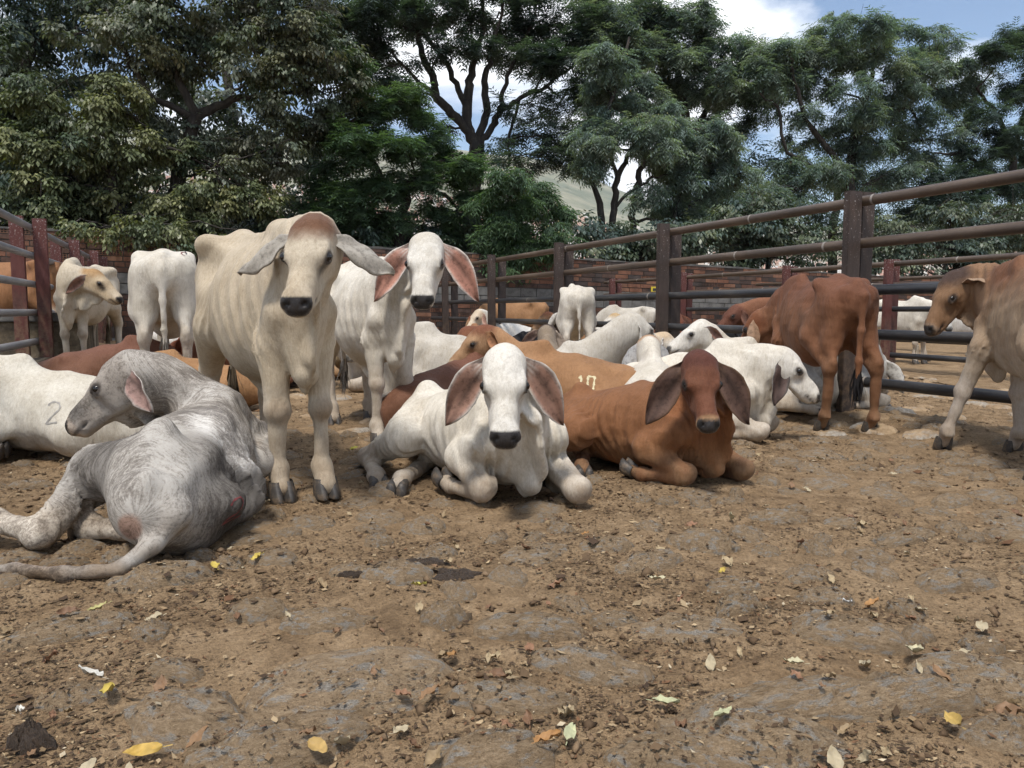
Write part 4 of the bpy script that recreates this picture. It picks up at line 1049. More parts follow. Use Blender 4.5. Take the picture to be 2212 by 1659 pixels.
NSEG = 5
def make_tree(name, label, base, limbs, blobs, kind, n_spr, cols, seed, leaf=1.0, group=None, droop=.5, trunk_r=.14, flowers=0, n_pods=0, twigs=True, auto=True, fill=2, dens=1.25, flat=.75):
    """base: world point; limbs: list of [(point, radius)...]; blobs: (centre, radius) foliage clumps"""
    rs = np.random.RandomState(seed)
    blobs = list(blobs)
    for c, r in list(blobs):                       # smaller clumps between the main ones
        for q in range(fill):
            d = rs.normal(size=3); d /= np.linalg.norm(d); blobs.append((tuple(np.array(c) + d * r * rs.uniform(.7, 1.15) * np.array((1, 1, .8))), r * rs.uniform(.4, .7)))
    root = empty(name, tuple(base)); tag(root, label, 'tree', group or 'trees behind the brick wall')
    B = np.array(base, float)
    TV, TQ = [], []; nodes = []
    def add(pts, rad, n=6):
        off = len(TV); v, q = tube([np.array(p) - B for p in pts], rad, n)
        TV.extend(v); TQ.extend([tuple(k + off for k in f) for f in q])
        for p, r in zip(pts, rad): nodes.append((np.array(p, float), r))
    for lb in limbs:
        pts = [np.array(p, float) for p, r in lb]; rad = [r for p, r in lb]
        # resample with a little wander
        P, R = [], []
        for k in range(len(pts) - 1):
            m = 5
            for q in range(m):
                t = q / m; w = math.sin(math.pi * t) * .07
                P.append(pts[k] * (1 - t) + pts[k+1] * t + rs.normal(size=3) * w * .6); R.append(rad[k] * (1 - t) + rad[k+1] * t)
        P.append(pts[-1]); R.append(rad[-1]); add(P, R)
    # limbs out to each clump
    for c, r in sorted(blobs, key=lambda b: np.linalg.norm(np.array(b[0]) - B)):
        c = np.array(c, float)
        cand = [(np.linalg.norm(p - c) * (1 + .8 * max(0, (p[2] - c[2]) / (np.linalg.norm(p - c) + .01))), p, q) for p, q in nodes if q > .018]
        if not cand: continue
        d, p, q = min(cand, key=lambda x: x[0])
        if auto and d > .5:
            mid = (p + c) / 2 + np.array((0, 0, .12 * d)) + rs.normal(size=3) * .1 * d; r0 = min(q * .75, .02 + .022 * d)
            P = [(1-t)**2 * p + 2*t*(1-t) * mid + t*t * c + rs.normal(size=3) * .03 for t in np.linspace(0, 1, 7)]; add(P, list(np.linspace(r0, .012, 7)), 5)
        if twigs:
            for k in range(3 if r > .45 else 0):
                e = c + rs.normal(size=3) * r * .55; s = c + rs.normal(size=3) * .05
                add([s, (s + e) / 2 + rs.normal(size=3) * .08, e], [.012, .009, .004], 3)
    obj('trunk', np_mesh('trunk', np.array(TV), np.array(TQ)), M['bark'], root)
    # foliage
    tot = sum(r ** 2 for c, r in blobs); pos, ya, pi, sc_, cl = [], [], [], [], []
    for c, r in blobs:
        n = int(n_spr * dens * r * r / tot) + 1
        # sub-clumps give uneven outlines and gaps
        ns = max(4, int(7 * r)); sub = rs.normal(size=(ns, 3)); sub /= np.linalg.norm(sub, axis=1)[:, None]; sub *= (rs.rand(ns, 1) ** .5) * r * .85; sub[:, 2] *= flat
        sr = rs.uniform(.28, .5, ns) * r
        tone = cols[rs.randint(len(cols))]
        kx = rs.randint(ns, size=n); dv = rs.normal(size=(n, 3)); dv /= np.linalg.norm(dv, axis=1)[:, None]
        p = np.array(c) + sub[kx] + dv * (rs.rand(n, 1) ** .45) * sr[kx][:, None] * np.array((1, 1, flat * .85))
        outd = p - np.array(c)
        pos.append(p); ya.append(np.arctan2(outd[:, 1], outd[:, 0]) + rs.normal(size=n) * .8); pi.append(rs.normal(size=n) * .35 - .1)
        sc_.append(rs.uniform(.78, 1.35, n) * leaf)
        tn = np.array([cols[k] for k in rs.randint(len(cols), size=ns)])[kx] * .6 + np.array(tone) * .4
        cl.append(tn * (1 + .16 * rs.normal(size=(n, 1))))
    pos = np.concatenate(pos); ya = np.concatenate(ya); pi = np.concatenate(pi); sc_ = np.concatenate(sc_); cl = np.concatenate(cl)
    tpl = [sprig_broad(rs) for k in range(5)] if kind == 'broad' else [sprig_fine(rs, droop) for k in range(5)]
    V_, Q_, C_ = scatter(tpl, pos - B, ya, pi, sc_, cl, .18, rs)
    me = np_mesh('crown', V_, Q_, False); set_col(me, C_)
    obj('crown', me, M['leaf_broad' if kind == 'broad' else 'leaf_fine'], root)
    if n_pods:
        k = rs.randint(len(pos), size=n_pods); pc = np.array([(.045, .03, .02), (.12, .085, .045), (.16, .15, .06)])[rs.randint(3, size=n_pods)]
        V_, Q_, C_ = scatter([pods(rs) for q in range(3)], pos[k] - B, ya[k], np.zeros(n_pods), np.full(n_pods, 1.1), pc, .15, rs)
        me = np_mesh('seed_pods', V_, Q_, False); set_col(me, C_); obj('seed_pods', me, M['leaf_fine'], root)['kind'] = 'stuff'
    if flowers:
        k = rs.randint(len(pos), size=flowers); fv = np.array([(1, 0, 0), (0, 1, 0), (0, 0, 1), (-1, 0, 0), (0, -1, 0), (0, 0, -1)]) * .022
        V_ = (fv[None] + (pos[k] - B + rs.normal(size=(flowers, 3)) * .08)[:, None]).reshape(-1, 3)
        fq = np.array([(0, 1, 2, 2), (1, 3, 2, 2), (3, 4, 2, 2), (4, 0, 2, 2), (1, 0, 5, 5), (3, 1, 5, 5), (4, 3, 5, 5), (0, 4, 5, 5)])[:, :3]
        me = np_mesh('flower_heads', V_, (fq[None] + (np.arange(flowers) * 6)[:, None, None]).reshape(-1, 3), False); set_col(me, np.tile((.50, .46, .28), (flowers * 6, 1)))
        obj('flower_heads', me, M['leaf_fine'], root)['kind'] = 'stuff'
    return root

def blobs_px(lst, v, seed, dv=.6):
    rs = np.random.RandomState(seed); o = []
    for px, py, r in lst:
        vv = v + rs.uniform(-dv, dv); p = at_v(px, py, vv); o.append(((p.x, p.y, p.z), r))
    return o
def limb_px(lst, v):
    return [(tuple(at_v(px, py, v + (dv[0] if dv else 0))), r) for px, py, r, *dv in lst]
def root_px(px, v):
    p = at_v(px, 668, v); return np.array((p.x, v, -.1))
def rooted(px, v, lst):
    b = root_px(px, v); return [(tuple(b), lst[0][2] * 1.25)] + limb_px(lst, v)

DG = [(.056, .078, .048), (.078, .100, .058), (.105, .124, .072), (.135, .148, .092), (.066, .084, .062)]
GG = [(.165, .175, .135), (.19, .19, .145), (.12, .138, .105), (.17, .162, .095)]
FG = [(.068, .115, .062), (.088, .140, .076), (.112, .170, .088), (.078, .120, .078)]
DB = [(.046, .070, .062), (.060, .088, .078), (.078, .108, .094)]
BG = [(.165, .215, .190), (.190, .238, .210), (.132, .178, .165), (.200, .230, .185)]

# big broad-leaved tree at the left
v = 19.0
make_tree('broadleaf_tree', 'large dark broad-leaved tree filling the upper left behind the wall', root_px(360, v),
    [rooted(360, v, [(365, 470, .20), (395, 330, .17), (423, 254, .15)]), limb_px([(423, 254, .13), (500, 215, .09), (590, 205, .06), (680, 190, .03)], v), limb_px([(423, 254, .11), (385, 170, .09), (381, 120, .07), (360, 40, .05), (350, -60, .03)], v),
     limb_px([(381, 120, .06), (430, 60, .05), (480, 0, .03)], v), limb_px([(423, 254, .09), (330, 215, .07), (270, 110, .05), (230, 20, .03)], v)],
    blobs_px([(470, 40, 1.0), (560, 60, 1.0), (640, 40, .95), (700, 110, .9), (720, 190, .7), (640, 150, 1.0), (560, 150, 1.0), (600, 250, .9), (680, 270, .7), (500, 300, .9), (430, 130, .8), (360, 60, 1.0), (280, 60, 1.0), (300, 160, 1.0), (390, -30, 1.0), (520, -40, 1.0), (640, -40, 1.0), (560, 340, .7), (470, 370, .8), (620, 350, .6), (370, 280, .8), (280, 260, .9)], v, 1, 1.1),
    'broad', 7200, DG + GG, 11, .70, dens=2.0)
v = 18.3
make_tree('broadleaf_tree', 'low leafy tree with yellowish tips leaning over the left brick wall', root_px(250, v),
    [rooted(250, v, [(255, 460, .11), (240, 380, .09), (180, 300, .05)]), limb_px([(240, 380, .08), (320, 310, .06), (400, 330, .03)], v)],
    blobs_px([(180, 240, .8), (90, 220, .8), (240, 210, .7), (140, 310, .8), (230, 320, .8), (310, 330, .7), (60, 320, .8), (300, 420, .75), (390, 440, .75), (470, 440, .7), (220, 420, .7), (130, 420, .75), (40, 420, .75), (540, 430, .6), (340, 490, .5), (430, 500, .5), (260, 480, .45), (80, 470, .6)], v, 2, .35) + blobs_px([(245, 505, .26), (330, 515, .28), (370, 500, .3), (440, 525, .26), (300, 490, .3), (395, 535, .2), (170, 490, .25), (520, 520, .25)], 16.75, 22, .15),
    'broad', 5200, [(.110, .128, .062), (.150, .162, .078), (.19, .19, .088), (.085, .106, .058), (.062, .084, .050)], 12, .68, dens=2.0)
v = 20.5
make_tree('broadleaf_tree', 'dark tree with forked trunk at the far left edge', root_px(30, v),
    [rooted(30, v, [(30, 400, .17), (25, 250, .14), (60, 130, .1), (120, 30, .06)]), limb_px([(25, 250, .1), (0, 120, .08), (-20, 0, .05)], v)],
    blobs_px([(30, 60, 1.2), (120, 60, 1.1), (200, 20, .9), (60, 160, 1.1), (150, 150, 1.1), (20, 260, 1.1), (110, 270, 1.0), (200, 330, 1.0), (40, 360, 1.0), (130, 380, 1.0), (-60, 100, 1.2), (-60, 300, 1.2), (60, -40, 1.2), (160, -50, 1.1), (270, -20, .9)], v, 3, 1.0),
    'broad', 5200, DG + DB, 13, .85, dens=1.4)
v = 23.0
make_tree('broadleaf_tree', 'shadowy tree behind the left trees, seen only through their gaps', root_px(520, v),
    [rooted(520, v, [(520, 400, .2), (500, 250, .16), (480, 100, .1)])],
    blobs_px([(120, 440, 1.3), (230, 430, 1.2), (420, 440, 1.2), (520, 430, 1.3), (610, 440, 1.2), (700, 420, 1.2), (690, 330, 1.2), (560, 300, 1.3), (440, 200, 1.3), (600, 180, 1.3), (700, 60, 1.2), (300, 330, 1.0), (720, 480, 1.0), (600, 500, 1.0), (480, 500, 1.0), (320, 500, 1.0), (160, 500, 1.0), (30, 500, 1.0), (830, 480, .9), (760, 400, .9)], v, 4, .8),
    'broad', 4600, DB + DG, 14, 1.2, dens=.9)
# tall spreading tree in the middle with bare dark limbs against the sky
v = 24.0
make_tree('spreading_tree', 'tall spreading tree with bare dark limbs against the sky in the middle', root_px(1025, v),
    [rooted(1025, v, [(1020, 480, .30), (1028, 350, .27), (1032, 310, .24)]),
     limb_px([(1032, 310, .15), (986, 254, .15), (943, 212, .13), (936, 166, .12), (911, 116, .10), (904, 35, .07), (880, -60, .04)], v),
     limb_px([(1028, 320, .18), (1007, 260, .17), (1012, 198, .15), (1021, 141, .11), (1045, 60, .07), (1040, -50, .04)], v),
     limb_px([(1007, 230, .10), (995, 205, .10), (968, 141, .09), (922, 81, .07), (850, 40, .05), (790, 0, .03)], v),
     limb_px([(1030, 312, .14), (1053, 240, .13), (1046, 176, .11), (1060, 110, .08), (1085, 30, .05), (1090, -60, .03)], v),
     limb_px([(1032, 310, .13), (1060, 280, .12), (1081, 240, .11), (1123, 212, .08), (1176, 190, .07), (1247, 134, .04)], v),
     limb_px([(1078, 245, .08), (1085, 200, .08), (1106, 141, .06), (1127, 100, .05), (1160, 20, .03)], v),
     limb_px([(943, 212, .07), (880, 150, .05), (820, 90, .03)], v), limb_px([(1123, 212, .05), (1100, 290, .05), (1098, 360, .03)], v)],
    blobs_px([(800, 30, .9), (860, 50, .9), (930, 20, 1.0), (780, 90, .8), (850, 110, .7), (1000, 30, .7), (1100, 60, .8), (1170, 40, .9), (1240, 70, .8), (1150, 110, .8), (1220, 130, .7), (1100, 120, .7), (1040, 105, .7), (960, 90, .6), (1180, 160, .6), (1250, 20, .9), (800, 160, .6), (1000, -40, 1.0), (880, -40, 1.0), (1120, -40, 1.0), (1130, 290, .55), (1170, 330, .5), (1085, 330, .45), (1190, 280, .5), (1090, 230, .35), (850, 175, .45), (760, 20, .9), (1150, 250, .45), (1210, 235, .5), (1180, 205, .45), (1060, 350, .35), (1230, 350, .45), (1140, 360, .45), (960, 280, .35), (900, 200, .4), (1250, 180, .5)], v, 5, 1.3),
    'fine', 5600, DB + [(.034, .052, .046)], 15, 1.15, droop=.3, dens=2.0, fill=3, flat=.55)
# lower feathery tree in front of it
v = 18.6
make_tree('feathery_tree', 'layered green feathery tree above the wall behind the two standing calves', root_px(860, v),
    [rooted(860, v, [(865, 480, .12), (880, 400, .1), (940, 350, .06), (1000, 330, .03)]), limb_px([(865, 440, .08), (800, 340, .06), (760, 260, .04)], v), limb_px([(880, 400, .06), (960, 420, .05), (1010, 470, .03)], v)],
    blobs_px([(800, 240, .55), (870, 220, .5), (930, 250, .45), (780, 320, .6), (860, 300, .55), (950, 310, .45), (740, 400, .6), (820, 400, .55), (900, 385, .55), (980, 370, .5), (1020, 420, .4), (760, 480, .5), (860, 470, .45), (940, 450, .45), (700, 460, .45), (690, 400, .4), (770, 200, .4), (745, 130, .45), (720, 300, .45), (960, 510, .4), (1000, 350, .35), (700, 520, .35), (780, 530, .35), (620, 510, .35)], v, 6, .5),
    'fine', 7600, FG, 16, .9, droop=.35, dens=1.7, fill=3, flat=.6)
v = 18.0
make_tree('feathery_tree', 'bright feathery tree hanging with pods over the middle of the wall', root_px(1110, v),
    [rooted(1110, v, [(1110, 480, .09), (1100, 420, .07), (1080, 370, .04)]), limb_px([(1105, 440, .05), (1170, 400, .03)], v)],
    blobs_px([(1090, 390, .4), (1060, 440, .42), (1120, 440, .45), (1170, 420, .42), (1200, 455, .35), (1080, 490, .42), (1150, 500, .42), (1190, 510, .35), (1110, 540, .35), (1170, 545, .3), (1060, 530, .32), (1130, 575, .28), (1080, 570, .25)], v - .9, 7, .35),
    'fine', 4200, FG + [(.06, .10, .04)], 17, .85, droop=.9, n_pods=260, flowers=120)
# pale feathery trees on the right
v = 20.5
make_tree('feathery_tree', 'pale flowering feathery tree with slim forked stems right of the hill gap', root_px(1330, v),
    [rooted(1300, v, [(1303, 520, .11), (1296, 440, .10), (1275, 385, .06), (1262, 340, .03)]), rooted(1330, v, [(1318, 520, .11), (1326, 440, .1), (1335, 380, .09), (1360, 330, .06), (1400, 260, .04)]),
     rooted(1370, v, [(1366, 520, .11), (1370, 430, .1), (1380, 370, .09), (1410, 320, .06), (1480, 260, .04)]), limb_px([(1335, 390, .06), (1310, 290, .06), (1330, 180, .05), (1360, 80, .04)], v), limb_px([(1326, 450, .05), (1370, 410, .05), (1410, 380, .04)], v)],
    blobs_px([(1300, 200, .6), (1350, 180, .65), (1390, 230, .6), (1330, 270, .6), (1290, 310, .5), (1400, 300, .6), (1440, 260, .6), (1460, 330, .6), (1500, 290, .6), (1280, 360, .4), (1520, 360, .55), (1470, 400, .55), (1430, 350, .5), (1540, 430, .5), (1490, 460, .5), (1320, 130, .55), (1560, 300, .5), (1450, 440, .45), (1590, 360, .5), (1400, 420, .35)], v, 8, .9),
    'fine', 8600, BG, 18, .95, droop=.8, fill=4, dens=1.9, flat=1.05, n_pods=420, flowers=620)
v = 24.5
make_tree('feathery_tree', 'tall grey-green feathery tree rising to the top edge right of centre', root_px(1480, v),
    [rooted(1480, v, [(1480, 450, .2), (1490, 300, .17), (1470, 180, .12), (1440, 60, .07), (1420, -20, .04)]), limb_px([(1490, 300, .12), (1560, 180, .08), (1600, 80, .05)], v), limb_px([(1480, 220, .09), (1380, 120, .06), (1330, 40, .04)], v)],
    blobs_px([(1320, 40, .9), (1390, 50, .9), (1450, 60, .9), (1510, 40, .8), (1540, 110, .9), (1470, 130, .9), (1400, 130, .9), (1340, 100, .8), (1590, 110, .8), (1600, 180, .9), (1530, 190, .9), (1460, 200, .9), (1640, 140, .7), (1290, 90, .7), (1660, 210, .8), (1550, 260, .8), (1620, 270, .6), (1370, 0, .8), (1290, 10, .8), (1260, 200, .6), (1250, 280, .5), (1230, 320, .4)], v, 9, 1.2),
    'fine', 7400, BG + DB, 19, 1.15, droop=.7, fill=4, dens=1.9, flat=1.05, n_pods=300, flowers=250)
v = 22.0
make_tree('feathery_tree', 'wide grey-green feathery tree crowning the upper right below open sky', root_px(1840, v),
    [rooted(1840, v, [(1840, 480, .2), (1835, 380, .17), (1850, 280, .13), (1880, 180, .09), (1900, 90, .05)]), limb_px([(1835, 380, .12), (1740, 260, .09), (1710, 150, .05)], v), limb_px([(1850, 280, .1), (1960, 230, .08), (2040, 150, .05)], v), limb_px([(1835, 400, .09), (1700, 330, .06), (1680, 230, .05), (1640, 200, .03)], v)],
    blobs_px([(1800, 60, .7), (1870, 50, .75), (1930, 70, .7), (1760, 110, .7), (1990, 100, .7), (2050, 110, .6), (2090, 160, .6), (1830, 130, .8), (1910, 140, .8), (1980, 170, .8), (2040, 200, .7), (1760, 180, .7), (1840, 210, .8), (1920, 220, .8), (1700, 160, .6), (1740, 250, .5), (1800, 290, .7), (1880, 300, .8), (1960, 290, .7), (2100, 230, .6), (1860, 380, .8), (1780, 370, .7), (1940, 380, .7), (1700, 350, .6), (1690, 420, .7), (1640, 420, .7), (1990, 350, .5), (1600, 440, .6), (1640, 120, .55), (1690, 105, .55), (1730, 125, .6), (1665, 175, .5), (1720, 300, .4), (2000, 250, .6), (2060, 290, .6)], v, 10, 1.0),
    'fine', 9400, BG + [(.11, .155, .145)], 20, 1.05, droop=.75, fill=4, dens=1.9, flat=1.05, n_pods=380, flowers=420)
v = 21.0
make_tree('feathery_tree', 'dark feathery tree crossing the right edge of the picture', root_px(2180, v),
    [rooted(2180, v, [(2180, 480, .17), (2190, 350, .14), (2160, 260, .09), (2110, 190, .05)]), limb_px([(2190, 330, .1), (2230, 200, .07), (2230, 80, .04)], v), limb_px([(2185, 400, .08), (2080, 330, .06), (2020, 330, .03)], v)],
    blobs_px([(2170, 110, .7), (2220, 90, .7), (2190, 180, .7), (2230, 240, .8), (2130, 260, .6), (2180, 310, .7), (2100, 350, .7), (2040, 390, .7), (2160, 400, .8), (2220, 380, .8), (2090, 430, .8), (2000, 450, .8), (2190, 470, .8), (2260, 160, .8), (2260, 320, .8)], v, 21, .8),
    'fine', 5400, DB + [(.075, .11, .10)], 21, 1.05, droop=.4, fill=4, dens=1.9, flat=1.05)
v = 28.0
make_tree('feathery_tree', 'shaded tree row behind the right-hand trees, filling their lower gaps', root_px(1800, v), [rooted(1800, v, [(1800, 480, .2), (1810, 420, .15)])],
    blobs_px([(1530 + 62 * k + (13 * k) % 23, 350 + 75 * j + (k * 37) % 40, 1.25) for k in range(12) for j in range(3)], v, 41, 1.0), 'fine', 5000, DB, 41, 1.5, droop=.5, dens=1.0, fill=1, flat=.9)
# dark hedge on top of the wall at the right
def hedge(name, label, x0, x1, y0, y1, v, n, seed, cols):
    rs = np.random.RandomState(seed); bl = []
    for k in range(n):
        px, py = rs.uniform(x0, x1), rs.uniform(y0, y1); p = at_v(px, py, v + rs.uniform(-.4, .9)); bl.append(((p.x, p.y, p.z), rs.uniform(.55, .85)))
    r = make_tree(name, label, root_px((x0 + x1) / 2, v), [rooted((x0 + x1) / 2, v, [((x0 + x1) / 2, 560, .08), ((x0 + x1) / 2 + 10, (y0 + y1) / 2, .04)])], bl, 'broad', n * 120, cols, seed, .95, 'bushes behind the brick wall')
    r['category'] = 'bush'
hedge('bush', 'dark bush behind the wall between the two tallest right fence posts', 1500, 1820, 460, 560, 18.6, 22, 31, DG + DB)
hedge('bush', 'dark bush at the right, behind the post nearest the camera', 1850, 2240, 450, 590, 18.6, 26, 32, DB + DG)
hedge('bush', 'dark bush under the slim stems right of the hill gap', 1240, 1520, 500, 565, 18.8, 14, 33, DG + DB)
hedge('bush', 'dark bush behind the wall and the two standing calves', 560, 1060, 490, 545, 19.2, 20, 34, DB + DG)
hedge('bush', 'dark bush over the far left stretch of wall', -60, 420, 440, 500, 19.4, 20, 35, DB + DG)
# ------------------------------------------------------------------ the herd
WHITE = dict(base=(.63, .59, .515), face=(.63, .60, .54), inner=(.44, .26, .20), leg=(.50, .44, .365), ear=(.52, .49, .44), knee=(.42, .33, .25), tuft=(.30, .27, .23))
WHITE_D = dict(WHITE, base=(.52, .485, .425), face=(.55, .52, .46))
CREAM = dict(base=(.48, .405, .30), face=(.47, .405, .31), poll=(.15, .072, .038), inner=(.33, .27, .22), tear_w=.9, ear=(.33, .30, .255), earedge=(.30, .27, .23), leg=(.50, .43, .335), nosebridge=(.52, .44, .33), tuft=(.20, .16, .11), tear=(.06, .05, .04), neck=(.49, .42, .32), knee=(.23, .16, .10))
BROWN = dict(base=(.215, .095, .040), face=(.135, .050, .025), poll=(.085, .027, .016), muzzle=(.34, .21, .11), inner=(.105, .062, .047), ear=(.14, .075, .042), earedge=(.11, .062, .036), belly=(.27, .125, .055), leg=(.20, .095, .045), neck=(.22, .085, .032), tuft=(.03, .02, .015), knee=(.15, .08, .045), rim=(.02, .014, .01), hump=(.17, .055, .02))
RED = dict(base=(.195, .086, .042), leg=(.205, .098, .048), face=(.17, .062, .026), inner=(.30, .17, .11), ear=(.30, .19, .12), belly=(.20, .085, .038), tuft=(.014, .012, .012), back=(.150, .060, .031), knee=(.12, .065, .035))
RUST = dict(base=(.155, .070, .039), face=(.15, .05, .025), inner=(.2, .1, .07), belly=(.17, .07, .04), tuft=(.03, .02, .015), back=(.165, .072, .045))
TAN = dict(base=(.30, .160, .075), face=(.33, .20, .11), poll=(.17, .062, .03), muzzle=(.48, .40, .28), inner=(.34, .16, .08), ear=(.30, .14, .06), neck=(.40, .23, .12), tuft=(.1, .06, .03), belly=(.30, .14, .06))
GOLD = dict(base=(.33, .18, .082), leg=(.36, .21, .105), inner=(.3, .16, .09), tuft=(.1, .06, .03))
BEIGE = dict(base=(.26, .205, .15), poll=(.05, .03, .022), face=(.24, .18, .13), inner=(.38, .25, .2), ear=(.30, .24, .19), tuft=(.05, .04, .03))
BLACK = dict(base=(.020, .018, .019), face=(.022, .02, .02), inner=(.06, .04, .035), ear=(.02, .018, .018), leg=(.03, .026, .024), tuft=(.01, .01, .01))
DGREY = dict(base=(.052, .043, .038), inner=(.1, .07, .06), tuft=(.02, .02, .02))
FAWN = dict(base=(.31, .225, .150), back=(.20, .105, .055), face=(.22, .125, .066), hump=(.165, .072, .036), belly=(.42, .36, .29), leg=(.42, .365, .31), neck=(.24, .14, .078), poll=(.06, .035, .026), muzzle=(.28, .20, .14), inner=(.22, .13, .09), ear=(.31, .215, .145), tuft=(.05, .04, .03))
GREYB = dict(tailc=(.27, .235, .20), base=(.45, .425, .39), face=(.33, .295, .26), nosebridge=(.14, .13, .12), neck=(.44, .41, .375), inner=(.30, .19, .16), ear=(.50, .45, .40), leg=(.60, .54, .46), tuft=(.16, .14, .12), muzzle=(.46, .38, .31), mottle=.3)
DROOP = dict(both=dict(dir=(-.02, .74, -.52), open=(1, .05, .10), L=.285, W=.15, bend=.55))
SIDE = dict(both=dict(dir=(-.45, .80, -.25), open=(.55, .5, -.35), L=.27, W=.115))

def place(X, Y): return cw(X, Y)
def anchor(px, py, heading, sc, lx, ly=0, z=0):
    """root position from the ground point under local (lx, ly)"""
    u, v = at(px, py, z); a = math.radians(heading - 22.5)
    return (u - sc * (lx * math.cos(a) - ly * math.sin(a)), v - sc * (lx * math.sin(a) + ly * math.cos(a)))
def cow(name, label, **k):
    k.setdefault('headpose', dict(pos=(.86, 0, 1.22) if k['pose'] == 'stand' else (.72, 0, .86), yaw=0, pitch=-45))
    hp = dict(k['headpose'])
    if 'cam' in hp: hp['yaw'] = hp.pop('cam') - k['heading']         # head bearing given relative to the lens
    k['headpose'] = hp
    r = make_cow(name, label, k); HERD[name + '|' + label] = (r, k); return r, k
HERD = {}

# --- standing cream calf
S = 1.10
C5 = cow('calf', 'cream calf with reddish poll standing face-on, the largest and tallest', pose='stand', s=S, heading=-57, res=0.0108, loc=anchor(657, 1082, -57, S, .41),
    coat=CREAM, headpose=dict(pos=(.65, -.02, 1.160), cam=-90, pitch=-47), hs=.89, legs=dict(fL=(.02, -.015), fR=(-.02, .015), hL=(-.05, 0), hR=(.08, 0)), dewlap=.085, male=1, hump=.5,
    ears=dict(both=dict(dir=(-.25, .93, -.30), open=(-.75, .2, -.65), L=.32, W=.125, bend=.22, cup=.3)), tailc=(.45, .38, .28))
# --- standing white calf
S = 1.02
C6 = cow('calf', 'white calf standing with pink drooping ears, facing the camera beside the cream one', pose='stand', s=S, heading=-63, res=0.0129, loc=anchor(850, 968, -63, S, .41),
    coat=dict(WHITE, inner=(.40, .20, .145)), headpose=dict(pos=(.76, .10, 1.30), cam=-90, pitch=-51), hs=1.02, legs=dict(fL=(-.03, -.0), fR=(.03, .0), hL=(0, 0), hR=(.08, .0)), dewlap=.08, male=1, hump=.4,
    ears=dict(both=dict(dir=(-.02, .80, -.48), open=(1, .05, .1), L=.32, W=.15, bend=.55)))
# --- white calf lying in front
S = .95
C7 = cow('calf', 'white calf lying front and centre, facing the camera with drooping ears', pose='lie', s=S, heading=-62, res=0.0108, loc=anchor(1162, 1098, -62, S, .62),
    coat=dict(WHITE, inner=(.25, .14, .10), earedge=(.46, .43, .38), tear=(.30, .24, .18)), low=.86, fat=1.06, lean=-1, twist=.15, headpose=dict(pos=(.66, -.20, .785), cam=-89, pitch=-50), hs=1.0, kneeL=(.69, .18), kneeR=(.46, .21), dewlap=.10, hump=.7, ears=DROOP, hindA=(.05, -.05), hindB=(-.02, .40))
# --- brown calf lying beside it
S = .88
C8 = cow('calf', 'chestnut brown calf lying with dark drooping ears, facing the camera', pose='lie', s=S, heading=-52, res=0.0111, loc=anchor(1555, 1052, -52, S, .60),
    coat=BROWN, low=.88, fat=1.04, lean=-1, twist=.1, headpose=dict(pos=(.64, -.26, .79), cam=-90, pitch=-50), hs=.95, kneeL=(.64, .16), kneeR=(.50, .20), dewlap=.07, hump=.6,
    ears=dict(both=dict(dir=(-.02, .70, -.56), open=(1, .05, .1), L=.335, W=.17, bend=.5)), hindA=(.0, .0), hindB=(-.12, .38))
# --- grey brindled calf, rump to the camera, head turned back
S = .95
C1 = cow('calf', 'grey brindled calf lying with its rump to the camera and head turned left', pose='lie', s=S, heading=98, res=0.0108, loc=place(-1.37, 3.28), kneeR=(.46, .10), kneeL=(.5, .2),
    coat=dict(GREYB, mat=M['brindle']), lean=1, roll=50, roll0=18, low=.80, twist=0, fat=.90, headpose=dict(pos=(.29, .36, .735), cam=184, pitch=-41), hs=1.0, neck1=(-.04, .10, -.05), neck2=(.06, -.03, -.02), hump=.4, dewlap=.14, neckw=1.32,
    ears=dict(L=dict(dir=(-.70, .50, -.45), open=(.35, .85, .10), L=.27, W=.105, cup=.5, bend=.25), R=dict(dir=(-.5, .8, -.3), open=(.6, .3, -.3))),
    hockA=(-.47, .46, .075), cannA=(.10, .22, .03), hindB=(-.34, .34), tail=[(-.71, -.10, .19), (-.80, -.05, .11), (-.86, .04, .045), (-.85, .22, .035), (-.78, .42, .035), (-.74, .62, .03)], tuftdrift=(.06, .12, 0), hairs=140,
    patches=[((-.30, -.28, .12), .42, (.13, .12, .11), .9), ((-.40, .22, .30), .24, (.17, .155, .14), .85), ((-.10, -.20, .42), .26, (.72, .70, .67), .8), ((.30, -.05, .45), .2, (.62, .60, .57), .6), ((-.80, .03, .17), .050, (.34, .18, .12), .7), ((-.72, .28, .06), .15, (.60, .50, .43), .9), ((-.50, .56, .07), .17, (.62, .56, .48), .9)])
# --- white calf cut by the left edge
S = .98
C2 = cow('calf', 'white calf lying at the left edge with a numeral branded on its flank', pose='lie', s=S, heading=178, res=0.0224, loc=place(-2.66, 4.5), coat=dict(WHITE, base=(.60, .565, .49)), lean=-1, roll=16, low=.80, headpose=dict(pos=(.75, .05, .84), yaw=10, pitch=-40), ears=DROOP)
# --- calf turning its head behind the white rump
S = .98
C3 = cow('calf', 'small cream calf standing by the left fence with its head turned right', pose='stand', s=S, heading=-80, res=0.0204, loc=anchor(160, 806, -80, S, .41, 0, .2), coat=dict(CREAM, base=(.55, .49, .395), neck=(.53, .46, .355), face=(.49, .385, .255), poll=(.36, .22, .10), inner=(.28, .145, .10), leg=(.53, .475, .395), ear=(.55, .49, .40), knee=(.20, .15, .10)),
    headpose=dict(pos=(.56, .30, 1.10), cam=-4, pitch=-38), hs=1.0, dewlap=.17, legs=dict(fR=(.02, .03)), ears=dict(R=dict(dir=(-.85, .40, -.12), open=(.25, .9, -.25), L=.29, W=.12), L=dict(dir=(-.6, .7, -.1), open=(.4, .3, -.4))))
